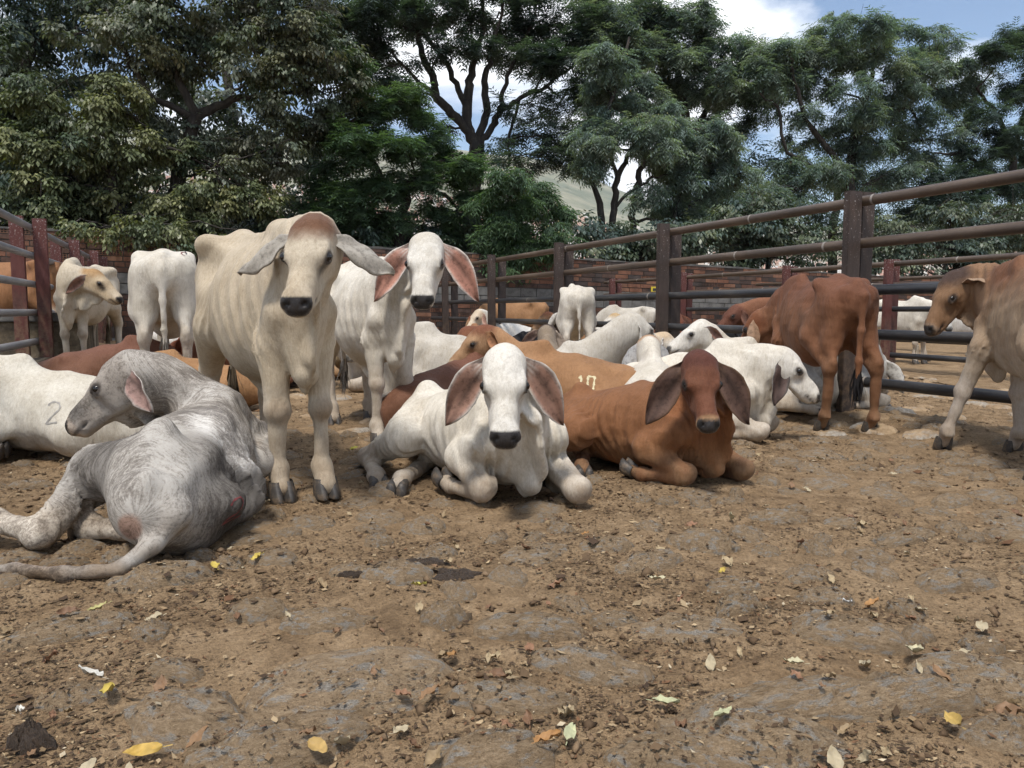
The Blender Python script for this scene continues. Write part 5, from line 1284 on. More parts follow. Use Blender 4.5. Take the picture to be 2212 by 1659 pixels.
# --- white rump
S = 1.07
C4 = cow('calf', 'white calf standing with its rump to the camera and a hanging tail, at the left', pose='stand', s=S, rump=1.16, heading=110, res=0.0245, loc=cw(-3.16, 7.15), coat=dict(WHITE, tailc=(.58, .54, .47), tuft=(.13, .11, .09)), headpose=dict(pos=(.95, .0, .95), yaw=0, pitch=-50), hump=.5)
# --- lying animals behind the white calf
S = .88
C15 = cow('calf', 'dark rust calf lying between the white calf and the standing white one, rump left', pose='lie', s=.82, heading=50, res=0.0274, loc=cw(-.37, 5.36), coat=RUST, lean=-1, roll=10, headpose=dict(pos=(.70, .10, .52), yaw=25, pitch=-50), hs=.95)
S = .90
C14 = cow('calf', 'tan calf lying with its head to the left and a number painted on its side', pose='lie', s=S, heading=168, res=0.0254, loc=cw(.42, 5.45), coat=TAN, lean=1, roll=18, headpose=dict(pos=(.70, .04, .86), cam=196, pitch=-40), hs=.95, ears=dict(L=dict(dir=(-.55, .75, -.12), open=(.55, .75, .1), L=.21, W=.12, cup=.6), R=dict(dir=(-.3, .9, -.1), open=(.5, .3, -.5))))
S = .84
C11 = cow('calf', 'white calf lying with its neck arched up to the right, face hidden', pose='lie', s=S, neckw=1.35, heading=24, res=0.0274, loc=cw(.28, 6.12), coat=WHITE_D, lean=-1, roll=12, headpose=dict(pos=(.90, -.10, 1.0), cam=25, pitch=-38), hs=1.05, ears=dict(R=dict(dir=(-.2, .5, -.8), open=(.6, .6, .1), L=.2, W=.1)))
C12 = cow('calf', 'white calf lying with the back of its head and drooping ears to the camera', pose='lie', s=.84, heading=84, res=0.0254, loc=cw(.97, 5.22), coat=dict(WHITE, poll=(.40, .24, .13), ear=(.36, .35, .34)), lean=1, roll=14, hump=1.1, headpose=dict(pos=(.72, .0, .83), cam=84, pitch=-52), hs=1.05, ears=dict(both=dict(dir=(-.05, .62, -.78), open=(.7, -.5, 0), L=.30, W=.14)))
C9 = cow('calf', 'white calf lying behind the brown one, face in profile to the right', pose='lie', s=.92, heading=-28, res=0.0134, loc=anchor(1640, 957, -28, .92, .58, -.20), coat=dict(WHITE, inner=(.10, .065, .055), ear=(.5, .47, .42), earedge=(.12, .11, .10), tear=(.33, .26, .20)), lean=1, roll=20, headpose=dict(pos=(.70, .02, .69), cam=-13, pitch=-47), hs=.98,
    ears=dict(R=dict(dir=(-.28, .22, -.93), open=(.35, .9, 0), L=.27, W=.135, cup=.4), L=dict(dir=(-.2, .6, -.75), open=(.6, .3, 0))))
C10 = cow('calf', 'white calf lying with raised face in profile to the left, ear swept back', pose='lie', s=.88, heading=170, res=0.0179, loc=cw(2.22, 6.55), coat=dict(WHITE, inner=(.36, .20, .15)), lean=-1, roll=14, hump=1.0, headpose=dict(pos=(.66, .02, .90), cam=184, pitch=-30), hs=.98, ears=dict(L=dict(dir=(-.9, .25, -.02), open=(.1, .85, -.35), L=.27, W=.125, cup=.5), R=dict(dir=(-.8, .5, -.3), open=(.3, .3, -.5))))
C13 = cow('calf', 'white calf whose face peeps out behind the raised profile', pose='lie', s=.86, heading=-10, res=0.0314, loc=cw(.95, 7.25), coat=dict(WHITE, poll=(.55, .42, .28)), lean=1, roll=14, headpose=dict(pos=(.55, -.05, .78), cam=-18, pitch=-42), ears=DROOP)
C17 = cow('calf', 'grey-beige animal lying with its dark poll and spread ears turned away', pose='lie', s=.86, heading=82, res=0.0295, loc=cw(.30, 7.0), coat=BEIGE, lean=1, roll=12, headpose=dict(pos=(.68, .04, .84), cam=82, pitch=-50), hs=1.05, ears=dict(L=dict(dir=(-.1, .97, -.1), open=(-.85, .1, -.3), L=.28, W=.13), R=dict(dir=(-.15, .55, -.8), open=(.7, .3, 0), L=.28, W=.13)))
C33 = cow('calf', 'white calf lying behind the legs of the standing white one', pose='lie', s=1.0, heading=184, res=0.0274, loc=cw(-.50, 6.72), coat=WHITE_D, lean=-1, roll=14, headpose=dict(pos=(.72, -.05, .83), cam=205, pitch=-50), dewlap=.1, hump=1.1, ears=DROOP)
C16 = cow('calf', 'brown face looking left just behind the tan head', pose='lie', s=.95, heading=-85, res=0.0314, loc=cw(-.40, 8.1), coat=dict(TAN, base=(.27, .12, .05), face=(.27, .125, .055)), lean=1, headpose=dict(pos=(.92, -.10, .72), cam=-150, pitch=-52), hs=1.1, ears=DROOP)
C36 = cow('calf', 'white calf lying farther back between the two standing calves', pose='lie', s=.9, heading=200, res=0.0381, loc=cw(-1.15, 7.9), coat=WHITE_D, lean=1, headpose=dict(pos=(.7, .05, .8), cam=210, pitch=-45), ears=DROOP)
# --- standing red-brown calf by the fence
C25 = cow('calf', 'red-brown calf standing by the right fence, rump to camera, head lowered', pose='stand', s=.95, heading=94, res=0.0139, loc=cw(2.38, 6.12), coat=RED, headpose=dict(pos=(.72, .16, .93), cam=135, pitch=-52), hs=1.0, hump=.9, dewlap=.09, fat=.95,
    ears=dict(both=dict(dir=(-.15, .55, -.80), open=(.2, .2, -.9), L=.27, W=.12)), legs=dict(fL=(.0, .08), hR=(-.05, -.03), hL=(.05, .0)), tail=[(-.735, 0, 1.12), (-.805, 0, 1.03), (-.80, .0, .78), (-.785, .0, .55), (-.78, 0, .42)], hairs=120)
# --- fawn animal cut by the right edge
C26 = cow('calf', 'fawn and grey humped calf standing at the right edge with face to the left', pose='stand', s=.98, heading=82, res=0.0139, loc=cw(3.0, 4.40), coat=FAWN, headpose=dict(pos=(.68, .20, 1.16), cam=184, pitch=-58), hs=.92, fat=.80, hump=.85, dewlap=.12, male=1, neck1=(.0, .0, 0), neck2=(0, 0, .02),
    ears=dict(L=dict(dir=(-.45, .85, .16), open=(.25, .3, -.9), L=.29, W=.14, bend=.2), R=dict(dir=(-.6, .7, -.2), open=(.3, .3, -.5))), legs=dict(fL=(.02, .20), hL=(.10, .05), hR=(-.06, 0), fR=(-.06, .02)))
C27 = cow('calf', 'greyish white calf lying behind the legs of the red-brown one', pose='lie', s=.9, heading=6, res=0.0274, loc=cw(2.58, 6.55), coat=dict(WHITE, base=(.44, .42, .385)), lean=-1, roll=16, headpose=dict(pos=(.75, .2, .5), yaw=40, pitch=-50), ears=DROOP)
# --- beyond the right fence
C28 = cow('calf', 'dark red calf lying past the fence with its rump showing under the rail', pose='lie', s=.92, heading=48, res=0.0314, loc=cw(3.12, 7.35), coat=dict(RUST, base=(.12, .04, .02)), lean=-1, roll=30, headpose=dict(pos=(.75, 0, .6), yaw=0, pitch=-45), ears=DROOP, tail=None or [(-.72, -.02, .36), (-.82, -.04, .30), (-.88, -.05, .16), (-.90, -.05, .06), (-.86, -.2, .04)])
C24 = cow('calf', 'red-brown calf standing beyond the right fence with face to the left', pose='stand', s=.90, heading=176, res=0.0274, loc=cw(3.42, 8.95), coat=dict(RUST, base=(.15, .056, .032), neck=(.21, .09, .045), face=(.13, .05, .03)), headpose=dict(pos=(.90, .06, 1.06), cam=200, pitch=-38), hs=.95, ears=dict(both=dict(dir=(-.35, .6, -.6), open=(.7, .5, 0), L=.25, W=.12)), hump=.8)
C18 = cow('calf', 'white calf standing rump-first in the middle distance before the fence', pose='stand', s=.97, heading=91, res=0.0314, loc=cw(.82, 10.3), coat=dict(WHITE, tuft=(.02, .02, .02)), headpose=dict(pos=(.9, 0, .9), yaw=0, pitch=-55), fat=.95, rump=1.05)
C19 = cow('calf', 'tan calf standing by the far wall with its head down to the left', pose='stand', s=.90, heading=178, res=0.0381, loc=cw(-.02, 15.0), coat=dict(TAN, leg=(.6, .56, .48)), headpose=dict(pos=(.86, 0, .86), cam=190, pitch=-58), ears=SIDE)
C20 = cow('calf', 'white calf lying beyond the fence below the tan one', pose='lie', s=.98, heading=186, res=0.0381, loc=cw(.05, 14.0), coat=dict(WHITE, face=(.6, .5, .38), base=(.72, .70, .66)), lean=1, headpose=dict(pos=(.66, .02, .90), cam=215, pitch=-45), ears=DROOP)
C21 = cow('calf', 'black calf lying past the fence with white painted numbers', pose='lie', s=.95, heading=10, res=0.0381, loc=cw(.62, 13.3), coat=BLACK, lean=-1, headpose=dict(pos=(.7, .1, .6), yaw=30, pitch=-45), ears=DROOP)
C38 = cow('calf', 'small tan face beside the legs of the distant white rump', pose='lie', s=.95, heading=190, res=0.0381, loc=cw(1.28, 12.8), coat=TAN, lean=1, headpose=dict(pos=(.75, .0, .90), cam=200, pitch=-40), ears=SIDE)
C22 = cow('calf', 'white face with a black nose resting beyond the dark grey back', pose='lie', s=.95, heading=182, res=0.0353, loc=cw(2.30, 12.2), coat=dict(WHITE, poll=(.5, .36, .2), base=(.64, .58, .48)), lean=1, headpose=dict(pos=(.70, .0, .88), cam=192, pitch=-32), ears=SIDE)
C22b = cow('calf', 'dark grey calf lying past the fence with its humped back showing', pose='lie', s=.95, heading=20, res=0.0353, loc=cw(1.52, 11.2), coat=DGREY, lean=-1, hump=1.3, headpose=dict(pos=(.7, .2, .5), yaw=40, pitch=-50), ears=DROOP)
C23 = cow('calf', 'thin white calf standing far off between the fences', pose='stand', s=.80, heading=170, res=0.0381, loc=cw(2.25, 15.4), coat=WHITE_D, headpose=dict(pos=(.86, 0, .7), yaw=0, pitch=-55))
C39 = cow('calf', 'brown animal lying beyond the fence left of the tall post', pose='lie', s=1.0, heading=-80, res=0.0381, loc=cw(2.05, 11.0), coat=dict(RUST, base=(.2, .085, .045)), lean=1, headpose=dict(pos=(.72, 0, .88), cam=-85, pitch=-50), ears=DROOP)
C40 = cow('calf', 'black and white calf lying behind the red-brown head, partly hidden', pose='lie', s=.88, heading=140, res=0.0353, loc=cw(2.85, 8.05), coat=dict(BLACK, face=(.03, .03, .03)), lean=-1, headpose=dict(pos=(.66, -.05, .80), cam=170, pitch=-45), ears=SIDE, patches=[((.1, 0, .5), .3, (.6, .6, .58), 1)])
C29 = cow('calf', 'black and white faced calf looking through the far right rails', pose='stand', s=.9, heading=-70, res=0.0381, loc=cw(6.6, 13.0), coat=dict(WHITE, face=(.03, .03, .03), nosebridge=(.62, .62, .6), inner=(.1, .08, .07), ear=(.03, .03, .03), muzzle=(.1, .1, .1)), headpose=dict(pos=(.86, 0, 1.05), cam=-80, pitch=-55), ears=SIDE)
C41 = cow('calf', 'white calf standing behind rails right of the black and white face', pose='stand', s=.85, heading=0, res=0.0381, loc=cw(7.7, 13.4), coat=dict(WHITE, base=(.62, .6, .56)), headpose=dict(pos=(.9, 0, .95), yaw=0, pitch=-50))
# --- left background
C30 = cow('calf', 'rust calf lying behind the grey head, rump toward the left fence', pose='lie', dz=-.05, s=.80, heading=14, res=0.0274, loc=cw(-3.52, 6.7), coat=RUST, lean=-1, roll=10, headpose=dict(pos=(.7, .2, .5), yaw=40, pitch=-45), ears=DROOP)
C30b = cow('calf', 'rust calf lying behind the hind legs of the cream calf', pose='lie', s=1.05, heading=172, res=0.0274, loc=cw(-2.72, 7.95), coat=dict(RUST, base=(.19, .07, .035)), lean=1, roll=10, headpose=dict(pos=(.7, -.1, .5), yaw=-20, pitch=-45), ears=DROOP)
C37 = cow('calf', 'golden calf lying between the white rump and the cream calf', pose='lie', dz=-.05, s=.72, heading=186, res=0.0274, loc=cw(-2.62, 6.3), coat=GOLD, lean=1, roll=25, headpose=dict(pos=(.72, -.1, .45), yaw=-20, pitch=-45), ears=DROOP)
C31 = cow('calf', 'pale yellow calf lying low beyond the legs of the cream one', pose='lie', s=.85, heading=150, res=0.0353, loc=cw(-2.15, 9.0), coat=dict(GOLD, base=(.46, .36, .22)), lean=1, headpose=dict(pos=(.7, 0, .5), yaw=0, pitch=-45), ears=DROOP)
C32 = cow('calf', 'white calf lying near the drain pipe on the wall', pose='lie', s=.95, heading=5, res=0.0381, loc=cw(-4.85, 12.0), coat=dict(WHITE, base=(.72, .70, .66)), lean=-1, headpose=dict(pos=(.62, -.02, .92), cam=30, pitch=-40), ears=DROOP)
C34 = cow('calf', 'tan animal standing behind the grey rails at the left edge', pose='stand', s=1.0, heading=182, res=0.0314, loc=cw(-6.5, 9.9), coat=dict(TAN, base=(.27, .13, .058), leg=(.4, .32, .24)), headpose=dict(pos=(.9, 0, .8), yaw=0, pitch=-50), ears=SIDE)
# ------------------------------------------------------------------ painted numbers on hides
def paint(cowk, strokes, origin, ax, ay, ray_dir, mat, width=.012, name='painted_number', jitter=0):
    """lay paint strokes on the hide: strokes in (x, y) on a plane, cast along ray_dir (local space of the animal)"""
    r, k = cowk; V_, Q_ = k['_V'], k['_Q']
    bvh = BVHTree.FromPolygons([tuple(v) for v in V_], [tuple(q) for q in Q_])
    o, ax, ay, rd = Vector(origin), Vector(ax), Vector(ay), Vector(ray_dir).normalized(); mv, mq = [], []
    rs = np.random.RandomState(4)
    for st in strokes:
        pts = []
        for i in range(len(st) - 1):
            n = max(2, int(math.dist(st[i], st[i+1]) / .006))
            for q in range(n): pts.append((st[i][0] + (st[i+1][0] - st[i][0]) * q / n, st[i][1] + (st[i+1][1] - st[i][1]) * q / n))
        pts.append(st[-1]); prev = None
        for i, p in enumerate(pts):
            a, b = pts[max(i-1, 0)], pts[min(i+1, len(pts)-1)]; d = (b[0]-a[0], b[1]-a[1]); n_ = math.hypot(*d) or 1
            w = width * (.5 + .18 * math.sin(i * .9) + .12 * rs.normal() * jitter); pair = []
            for s in (-1, 1):
                x, y = p[0] - s * d[1] / n_ * w, p[1] + s * d[0] / n_ * w
                h = bvh.ray_cast(o + ax * x + ay * y - rd * .6, rd)
                pair.append(tuple(h[0] + h[1] * .0025) if h[0] is not None and (h[1].dot(rd) < 0) else (tuple(h[0] - h[1] * .0025) if h[0] is not None else None))
            if None in pair: prev = None; continue
            mv += pair
            if prev is not None: mq.append((prev, prev + 1, len(mv) - 1, len(mv) - 2))
            prev = len(mv) - 2
    if not mq: print('PAINT MISSED', origin); return
    q_ = np.array(mv); 
    obj(name, np_mesh(name, q_, np.array(mq)), M[mat], r)
def arc(cx, cy, rx, ry, a0, a1, n=14): return [(cx + rx * math.cos(math.radians(a0 + (a1 - a0) * i / n)), cy + ry * math.sin(math.radians(a0 + (a1 - a0) * i / n))) for i in range(n + 1)]
ONE = [[(-.015, .03), (.0, .05), (.0, -.05)]]; ZERO = [[(.045, .05), (.045, -.05), (.085, -.05), (.09, .05), (.045, .05)]]
TWO = [arc(0, .022, .028, .028, 160, -30) + [(-.03, -.05), (.035, -.05)]]; FOUR = [[(.055, .05), (.035, -.01), (.085, -.01)], [(.07, .02), (.07, -.05)]]
SEVEN = [[(-.03, .05), (.03, .05), (-.005, -.05)]]
paint(C14, ONE + ZERO, (-.10, .30, .45), (-1, 0, 0), (0, -.5, .85), (0, -.75, -.66), 'mark_cream', .013, jitter=1)
paint(C2, TWO, (-.12, .5, .40), (-1.2, 0, 0), (0, -.3, 1.2), (0, -.9, -.42), 'mark_grey', .007)
paint(C2, [[(-.05, 0), (.05, .02)], [(0, .03), (-.02, -.04)]], (-.38, .5, .44), (-1, 0, 0), (0, -.3, 1), (0, -.8, -.6), 'mark_grey', .006)
paint(C21, ONE + FOUR, (-.05, -.5, .48), (1.5, 0, 0), (0, .4, 1.4), (0, .8, -.6), 'mark_white', .018)
paint(C4, [arc(0, 0, .022, .035, 60, 300)], (-.6, -.20, 1.5), (0, -1, 0), (1, 0, 0), (0, .15, -1), 'mark_red', .010)
paint(C4, SEVEN, (-.72, -.26, 1.35), (.5, -1, 0), (0, 0, 1), (.75, .45, -.4), 'mark_black', .010)
paint(C1, TWO, (-.48, -.6, .20), (.75, 0, .2), (0, .25, .75), (0, .95, -.15), 'mark_red', .008)
paint(C33, [[(-.05, .02), (.02, .0)], [(.06, -.02), (.09, .02)]], (-.35, .6, .45), (1, 0, 0), (0, 0, 1), (0, -.8, -.6), 'mark_grey', .012)
paint(C15, [[(-.12, .0), (-.02, .015), (.09, .005)], [(-.1, .03), (-.02, .04)]], (-.20, -.5, .47), (1, 0, 0), (0, .6, .8), (0, .75, -.65), 'mark_grey', .010)

# ------------------------------------------------------------------ cobbles set in the dirt
rs = np.random.RandomState(17)
def stone_mesh(seed):
    r = np.random.RandomState(seed); n, m = 18, 6; V_, Q_ = [(0, 0, 1)], []
    ph = r.rand(6) * 6.3; am = r.uniform(.03, .16, 6)
    tilt = r.normal(size=2) * .12
    for k in range(1, m + 1):
        t = k / m
        for i in range(n):
            a = 2 * math.pi * i / n; w = 1 + sum(am[q] / (1 + .4 * q) * math.sin((q + 1) * a + ph[q]) for q in range(6))
            rr_ = t * w * (1 + .05 * r.normal() * (t < 1)); prof = (1 - t ** 2.2) + .11 * r.normal() * (t < 1)
            if k == m: prof = -.55
            V_.append((rr_ * math.cos(a), rr_ * math.sin(a), prof + tilt[0] * rr_ * math.cos(a) + tilt[1] * rr_ * math.sin(a)))
    F_ = [(0, 1 + i, 1 + (i + 1) % n) for i in range(n)]
    for k in range(m - 1):
        for i in range(n): F_.append((1 + k*n + i, 1 + (k+1)*n + i, 1 + (k+1)*n + (i+1) % n, 1 + k*n + (i+1) % n))
    me = bpy.data.meshes.new('cobble'); me.from_pydata(V_, [], F_); me.polygons.foreach_set('use_smooth', np.ones(len(F_), bool)); me.materials.append(M['stone']); me.update()
    return me
SM = [stone_mesh(100 + k) for k in range(14)]
placed = []; STN = []
def put_stone(u, v, rx, ry, h, rot, k):
    z = float(ground_full(u, v)); o = obj('cobble', SM[k], None, None, (u, v, z - h * .14), (rs.normal() * .03, rs.normal() * .03, rot), (rx, ry, h)); o.parent = ground
    placed.append((u, v, max(rx, ry))); STN.append((u, v, rx, ry, h, rot, z))
hand = [(760, 1490, .30, .20), (400, 1545, .20, .12), (340, 1260, .17, .09), (860, 1255, .15, .08), (1130, 1370, .20, .07), (1480, 1370, .17, .10), (1680, 1530, .30, .10), (1900, 1530, .24, .09), (2120, 1480, .20, .12), (1400, 1230, .16, .08), (1530, 1190, .14, .07), (130, 1370, .20, .09),
        (1270, 1450, .17, .09), (1650, 1630, .20, .12), (1450, 1640, .17, .08), (2070, 1260, .17, .07), (1950, 1160, .22, .07), (700, 1350, .16, .07), (1100, 1520, .17, .07), (960, 1350, .09, .05), (1680, 1125, .16, .06), (1840, 1390, .16, .08), (560, 1330, .12, .06), (1590, 1325, .10, .06), (600, 1610, .2, .1), (1060, 1640, .17, .08), (1780, 1370, .12, .07), (2190, 1610, .15, .1)]
for px, py, a, b in hand:
    u, v = at(px, py); put_stone(u, v, a, b, rs.uniform(.050, .075), rs.uniform(-.5, .5) - .35, rs.randint(14))
tries = 0
while len(placed) < 296 and tries < 9000:
    tries += 1; X = rs.uniform(-3.2, 4.2); Y = 1.5 + 4.6 * rs.rand() ** 1.15
    if abs(X) > Y * .72 + .1: continue
    u, v = cw(X, Y); r = rs.uniform(.055, .155) * (1 if Y < 4 else 1.1)
    if any((u - a) ** 2 + (v - b) ** 2 < (r * .8 + c * .8) ** 2 for a, b, c in placed): continue
    put_stone(u, v, r * rs.uniform(.8, 1.25), r * rs.uniform(.55, .95), rs.uniform(.024, .045), rs.uniform(0, 6.3), rs.randint(14))

# farther cobbles, too small to pick apart singly
FV, FQ = [], []; n_far = 0; co = [np.array([v.co[:] for v in m.vertices]) for m in SM]; fs = [[tuple(p.vertices) for p in m.polygons] for m in SM]
while n_far < 300:
    X = rs.uniform(-4, 6); Y = rs.uniform(5.2, 12)
    u, v = cw(X, Y)
    if u > 9 or abs(X) > Y * .72: continue
    n_far += 1; k = rs.randint(14); r = rs.uniform(.07, .17); a = rs.uniform(0, 6.3); h = rs.uniform(.022, .042); q = co[k] * (r * rs.uniform(.8, 1.2), r * rs.uniform(.6, 1), h)
    b = len(FV); FV += [(x * math.cos(a) - y * math.sin(a) + u, x * math.sin(a) + y * math.cos(a) + v, z + float(ground_full(u, v)) - h * .14) for x, y, z in q]; FQ += [tuple(b + i for i in f) for f in fs[k]]
me = bpy.data.meshes.new('far_cobbles'); me.from_pydata(FV, [], FQ); me.polygons.foreach_set('use_smooth', np.ones(len(FQ), bool)); me.update()
fc = obj('cobbles', me, M['stone'], ground); fc['kind'] = 'stuff'

# ------------------------------------------------------------------ litter: bark flakes, straw bits and crumbs nobody could count
def on_stones(u, v, z):
    for su, sv, rx, ry, h, rot, sz in STN:
        m = (np.abs(u - su) < 1.3 * max(rx, ry)) & (np.abs(v - sv) < 1.3 * max(rx, ry))
        k = np.nonzero(m)[0]
        if len(k) == 0: continue
        du, dv_ = u[k] - su, v[k] - sv; a = (du * math.cos(rot) + dv_ * math.sin(rot)) / rx; b = (-du * math.sin(rot) + dv_ * math.cos(rot)) / ry
        t = np.hypot(a, b); top = sz - h * .14 + h * (1 - t ** 2.2)
        z[k] = np.where(t < 1, np.maximum(z[k], top), z[k])
    return z
def litter(n, seed):
    r = np.random.RandomState(seed); Y = 1.25 + 10.5 * r.rand(n) ** 1.7; X = (r.rand(n) * 2 - 1) * (Y * .72 + .25); X = np.clip(X, -4.2, 5.2)
    u, v = X * CY + Y * SY, -X * SY + Y * CY
    keep = (noise2(u * 2.3, v * 2.3, 8) + .6 * noise2(u * 7, v * 7, 9)) > r.uniform(-.45, .35, n); keep &= (u < 13) & (v > .9)
    u, v, Y = u[keep], v[keep], Y[keep]; n = len(u)
    z0 = ground_full(u, v); z = on_stones(u, v, z0.copy()); up = z > z0 + .003; kp = ~up | (r.rand(n) < .45)
    u, v, Y, z = u[kp], v[kp], Y[kp], z[kp]; n = len(u); z = z + r.uniform(.002, .008, n)
    L = r.lognormal(-5.55, .5, n) * (1 + .12 * Y); Wd = L * r.uniform(.22, .75, n); a = r.rand(n) * 6.3
    dx, dy = np.cos(a) * L, np.sin(a) * L; ex, ey = -np.sin(a) * Wd, np.cos(a) * Wd; t1, t2 = r.normal(size=n) * .30 * L, r.normal(size=n) * .35 * Wd
    P = np.stack([np.stack([u - dx, v - dy, z - t1 * .3], 1), np.stack([u + ex, v + ey, z + np.abs(t2)], 1), np.stack([u + dx, v + dy, z + np.abs(t1)], 1), np.stack([u - ex, v - ey, z - t2 * .3], 1)], 1).reshape(-1, 3)
    pal_ = np.array([(.080, .050, .028), (.115, .074, .041), (.17, .113, .062), (.062, .039, .024), (.25, .172, .095), (.36, .265, .155), (.15, .078, .040), (.46, .38, .26)]); pw = np.array([.24, .22, .17, .16, .10, .05, .05, .01])
    C = pal_[r.choice(len(pal_), n, p=pw)] * r.uniform(.75, 1.25, (n, 1))
    me = np_mesh('dry_litter', P, np.arange(4 * n).reshape(-1, 4), False); set_col(me, C.repeat(4, 0)); return me
lit = obj('dry_litter', litter(190000, 3), M['litter']); lit['kind'] = 'stuff'; tag(lit, 'trampled bark, straw and dung crumbs strewn over the dirt', 'litter')
def crumbs(n, seed):
    r = np.random.RandomState(seed); Y = 1.25 + 6.5 * r.rand(n) ** 1.6; X = (r.rand(n) * 2 - 1) * (Y * .72 + .2); u, v = X * CY + Y * SY, -X * SY + Y * CY
    keep = noise2(u * 3, v * 3, 12) > r.uniform(-.4, .4, n); u, v = u[keep], v[keep]; n = len(u); s = r.lognormal(-5.0, .45, n); z = ground_full(u, v) + s * .3
    T = np.array([(1, 0, 0), (-.3, .95, 0), (-.4, -.9, .1), (.1, 0, .9), (0, 0, -.7)])
    a = r.rand(n) * 6.3; ca, sa = np.cos(a)[:, None], np.sin(a)[:, None]; J = T[None] + r.normal(size=(n, 5, 3)) * .2
    x = J[:, :, 0] * ca - J[:, :, 1] * sa; y = J[:, :, 0] * sa + J[:, :, 1] * ca
    P = np.stack([x * s[:, None] + u[:, None], y * s[:, None] + v[:, None], J[:, :, 2] * s[:, None] * .8 + z[:, None]], -1).reshape(-1, 3)
    F_ = np.array([(0, 1, 3), (1, 2, 3), (2, 0, 3), (1, 0, 4), (2, 1, 4), (0, 2, 4)]); Q_ = (F_[None] + (np.arange(n) * 5)[:, None, None]).reshape(-1, 3)
    me = np_mesh('soil_crumbs', P, Q_, False); set_col(me, (np.array([(.20, .135, .08), (.15, .098, .056), (.11, .07, .04)])[r.randint(3, size=n)] * r.uniform(.8, 1.25, (n, 1))).repeat(5, 0)); return me
cr = obj('soil_crumbs', crumbs(9000, 5), M['litter']); cr['kind'] = 'stuff'; tag(cr, 'small crumbs of dry soil lying loose on the ground', 'soil')

# ------------------------------------------------------------------ fallen leaves
def leaf_mesh(seed, col_, L=.05, W=.022, curl=.5):
    r = np.random.RandomState(seed); n, m = 9, 5; V_, Q_ = [], []
    for i in range(n):
        t = i / (n - 1); w = W * math.sin(math.pi * t ** .85) ** .8 + .0006
        for j in range(m):
            s = -1 + 2 * j / (m - 1); V_.append((L * (2 * t - 1), w * s, .004 + curl * (abs(s) ** 1.5 * w * .7 + .25 * L * (2 * t - 1) ** 2) + .003 * r.normal()))
    for i in range(n - 1):
        for j in range(m - 1): a = i*m + j; Q_.append((a, a+m, a+m+1, a+1))
    b = len(V_); V_ += [(-L, -.001, .004), (-L, .001, .004), (-L * 1.5, .001, .006), (-L * 1.5, -.001, .006)]; Q_.append((b, b+1, b+2, b+3))
    me = np_mesh('fallen_leaf', np.array(V_), np.array(Q_)); C = np.tile(col_, (len(V_), 1)) * r.uniform(.82, 1.1, (len(V_), 1)); set_col(me, C); me.materials.append(M['dryleaf']); return me
YEL, PALE, ORG, BRN, GRN, WHT = (.52, .40, .09), (.50, .45, .29), (.36, .19, .07), (.24, .14, .07), (.42, .42, .25), (.60, .57, .50)
LV = [(235, 1517, YEL, .042, 'bright yellow curved leaf at lower left, beside a white scrap'), (195, 1497, WHT, .040, 'whitish crumpled leaf left of the bright yellow one'), (212, 1328, (.42, .38, .16), .036, 'pale yellow leaf below the tail of the grey calf'), (465, 1240, YEL, .034, 'small yellow leaf below the grey rump'),
      (905, 1290, (.48, .42, .10), .034, 'yellow-green leaf just below the dark wet patch'), (765, 993, (.46, .42, .08), .042, 'yellow leaf under the standing white calf'), (975, 1440, ORG, .040, 'curled orange-brown leaf in the middle foreground'), (930, 1530, BRN, .036, 'dull brown folded leaf in the lower middle'), (310, 1630, (.46, .30, .07), .045, 'tan yellow leaf near the bottom left, pointing down'),
      (690, 1640, (.42, .28, .10), .036, 'tan leaf at the bottom edge left of centre'), (1230, 1610, GRN, .040, 'pale green broken leaf at the bottom centre'), (1185, 1640, ORG, .035, 'orange oval leaf at the bottom edge, centre'), (1440, 1545, GRN, .040, 'pale green folded leaf on a stone, right of centre'), (1560, 1625, GRN, .038, 'pale green leaf beside dark dung at the bottom'),
      (1975, 1440, PALE, .062, 'large pale curled leaf at the right'), (1578, 1130, PALE, .040, 'pale curled leaf below the brown calf'), (1830, 1330, (.62, .62, .60), .032, 'silvery white scrap at the right'), (1420, 1275, PALE, .032, 'pale oval leaf between cobbles right of centre'), (1885, 1310, ORG, .036, 'orange-brown leaf right of the silvery scrap'), (2030, 1500, BRN, .045, 'long curled brown leaf on a cobble at the right'),
      (555, 1222, YEL, .030, 'small yellow leaf right of the grey rump'), (45, 1555, WHT, .028, 'small white scrap near the left edge'), (1265, 1170, ORG, .026, 'small orange leaf below the white calf knees'), (1715, 1470, PALE, .030, 'small pale leaf left of the large pale one'), (430, 1625, BRN, .034, 'brown leaf on the lower left cobble'), (1660, 1335, BRN, .034, 'brown leaf beside the middle right cobbles'), (2060, 1600, (.44, .30, .09), .036, 'tan leaf in the lower right corner'), (1560, 1260, (.45, .33, .07), .024, 'tiny yellow leaf in the centre right dirt')]
rs = np.random.RandomState(23)
for k, (px, py, c_, L_, lb) in enumerate(LV):
    u, v = at(px, py); zt = float(on_stones(np.array([u]), np.array([v]), np.array([float(ground_full(u, v))]))[0])
    lf = obj('fallen_leaf', leaf_mesh(300 + k, c_, L_ * .82, L_ * .82 * rs.uniform(.34, .5), rs.uniform(.4, 1.0)), None, None, (u, v, zt + .022), (rs.normal() * .2, rs.normal() * .2, rs.uniform(0, 6.3))); tag(lf, lb, 'leaf', 'leaves fallen on the dirt')
small = [leaf_mesh(400 + k, c_, .018, .008, .8) for k, c_ in enumerate([(.28, .20, .11), (.22, .13, .07), (.38, .29, .17), (.26, .14, .08), (.42, .35, .23), (.18, .10, .055)])]
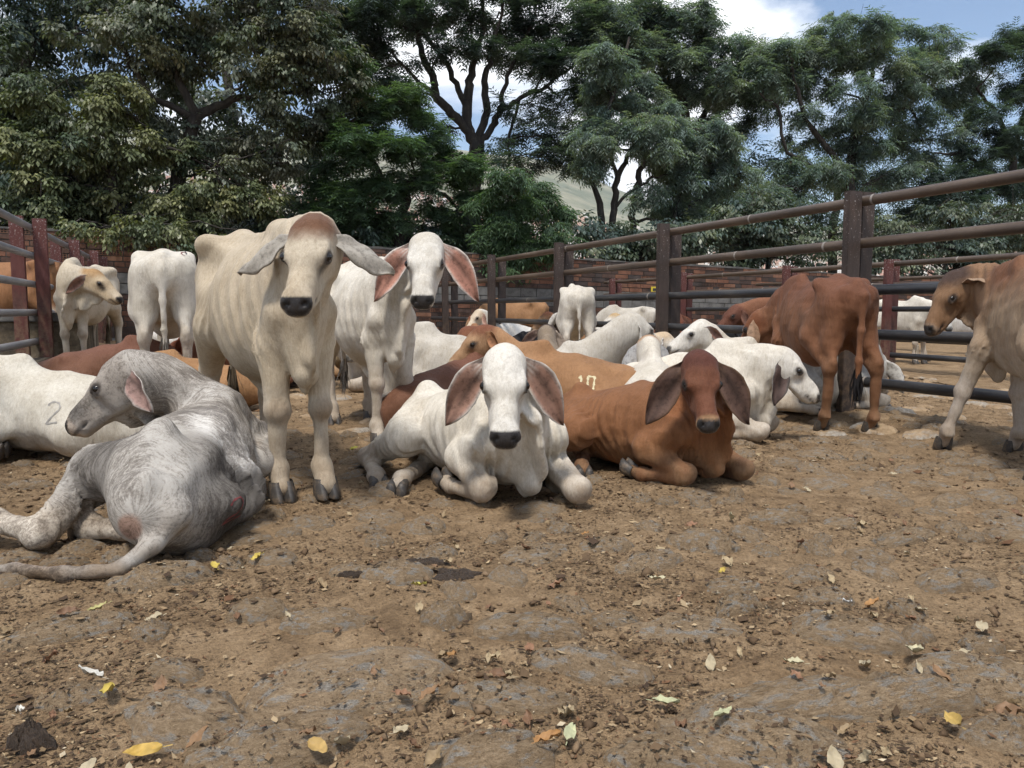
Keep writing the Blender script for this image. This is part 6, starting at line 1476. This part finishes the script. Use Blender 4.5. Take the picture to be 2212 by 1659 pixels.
for k in range(170):
    Y = 1.35 + 3.4 * rs.rand() ** 1.5; X = (rs.rand() * 2 - 1) * Y * .7; u, v = cw(X, Y); s = rs.uniform(.6, 1.5)
    lf = obj('leaf_scrap', small[rs.randint(6)], None, None, (u, v, float(on_stones(np.array([u]), np.array([v]), np.array([float(ground_full(u, v))]))[0]) + .010), (rs.normal() * .35, rs.normal() * .35, rs.uniform(0, 6.3)), (s, s * rs.uniform(.8, 1.5), s)); tag(lf, 'small dry leaf scrap lying on the dirt', 'leaf', 'dry leaf scraps on the dirt')
# dung
def dung_mesh(seed, amp, flat, n=26, m=9):
    r = np.random.RandomState(seed); V_, Q_ = [], []; ph = r.rand(5) * 6.3
    for k in range(m + 1):
        t = k / m
        for i in range(n):
            a = 2 * math.pi * i / n; w = 1 + sum(.22 / (1 + .35 * q) * math.sin((q + 2) * a + ph[q % 5]) for q in range(9)); V_.append((t * w * math.cos(a), t * w * math.sin(a), flat * (1 - t ** 2) + amp * r.normal() * (0 < t < 1) - (.02 if k == m else 0)))
    for k in range(m):
        for i in range(n): Q_.append((k*n + i, (k+1)*n + i, (k+1)*n + (i+1) % n, k*n + (i+1) % n))
    return np_mesh('dung_pat', np.array(V_), np.array(Q_))
for px, py, sx, sy, fl, am, lb, sd_k in ((985, 1252, .095, .05, .012, .010, 'dark wet dung patch in the middle foreground', 1), (900, 1225, .12, .035, .008, .010, 'darker crumbly dung streak above the wet patch', 2), (70, 1612, .050, .034, .045, .022, 'dark dung heap in the lower left corner', 3), (1545, 1600, .030, .02, .03, .006, 'small black dung lump at the bottom right of centre', 4), (760, 1255, .040, .02, .008, .008, 'small dark dung patch left of the wet one', 5)):
    u, v = at(px, py); d = obj('dung_pat', dung_mesh(60 + sd_k, am * .35, fl), M['dung'], None, (u, v, float(ground_full(u, v)) + .006), (0, 0, -.4), (sx, sy, 1)); tag(d, lb, 'dung', 'dung on the dirt')
# small white cup lid by the trough
u, v = at(182, 819, .2); w_ = obj('white_lid', dung_mesh(77, 0, .012, 18, 4), M['white_paint'], None, (u, v, ground_z(u, v) + .02), None, (.05, .05, 1)); tag(w_, 'small white lid lying at the foot of the trough', 'lid')

# ------------------------------------------------------------------ air between the pens and the hill
hz = NT('haze'); hz.n.remove(hz.b)
pv = hz.n.new('ShaderNodeVolumePrincipled'); pv.inputs['Color'].default_value = (.90, .94, .98, 1); pv.inputs['Density'].default_value = .00013; pv.inputs['Anisotropy'].default_value = .2
hz.l.new(pv.outputs[0], hz.n['Material Output'].inputs['Volume'])
hb = obj('haze', box_mesh('haze', (-3900, -3900, -40), (3900, 3900, 600)), M['haze']); hb['kind'] = 'stuff'
tag(hb, 'thin pale haze over the whole valley', 'haze')
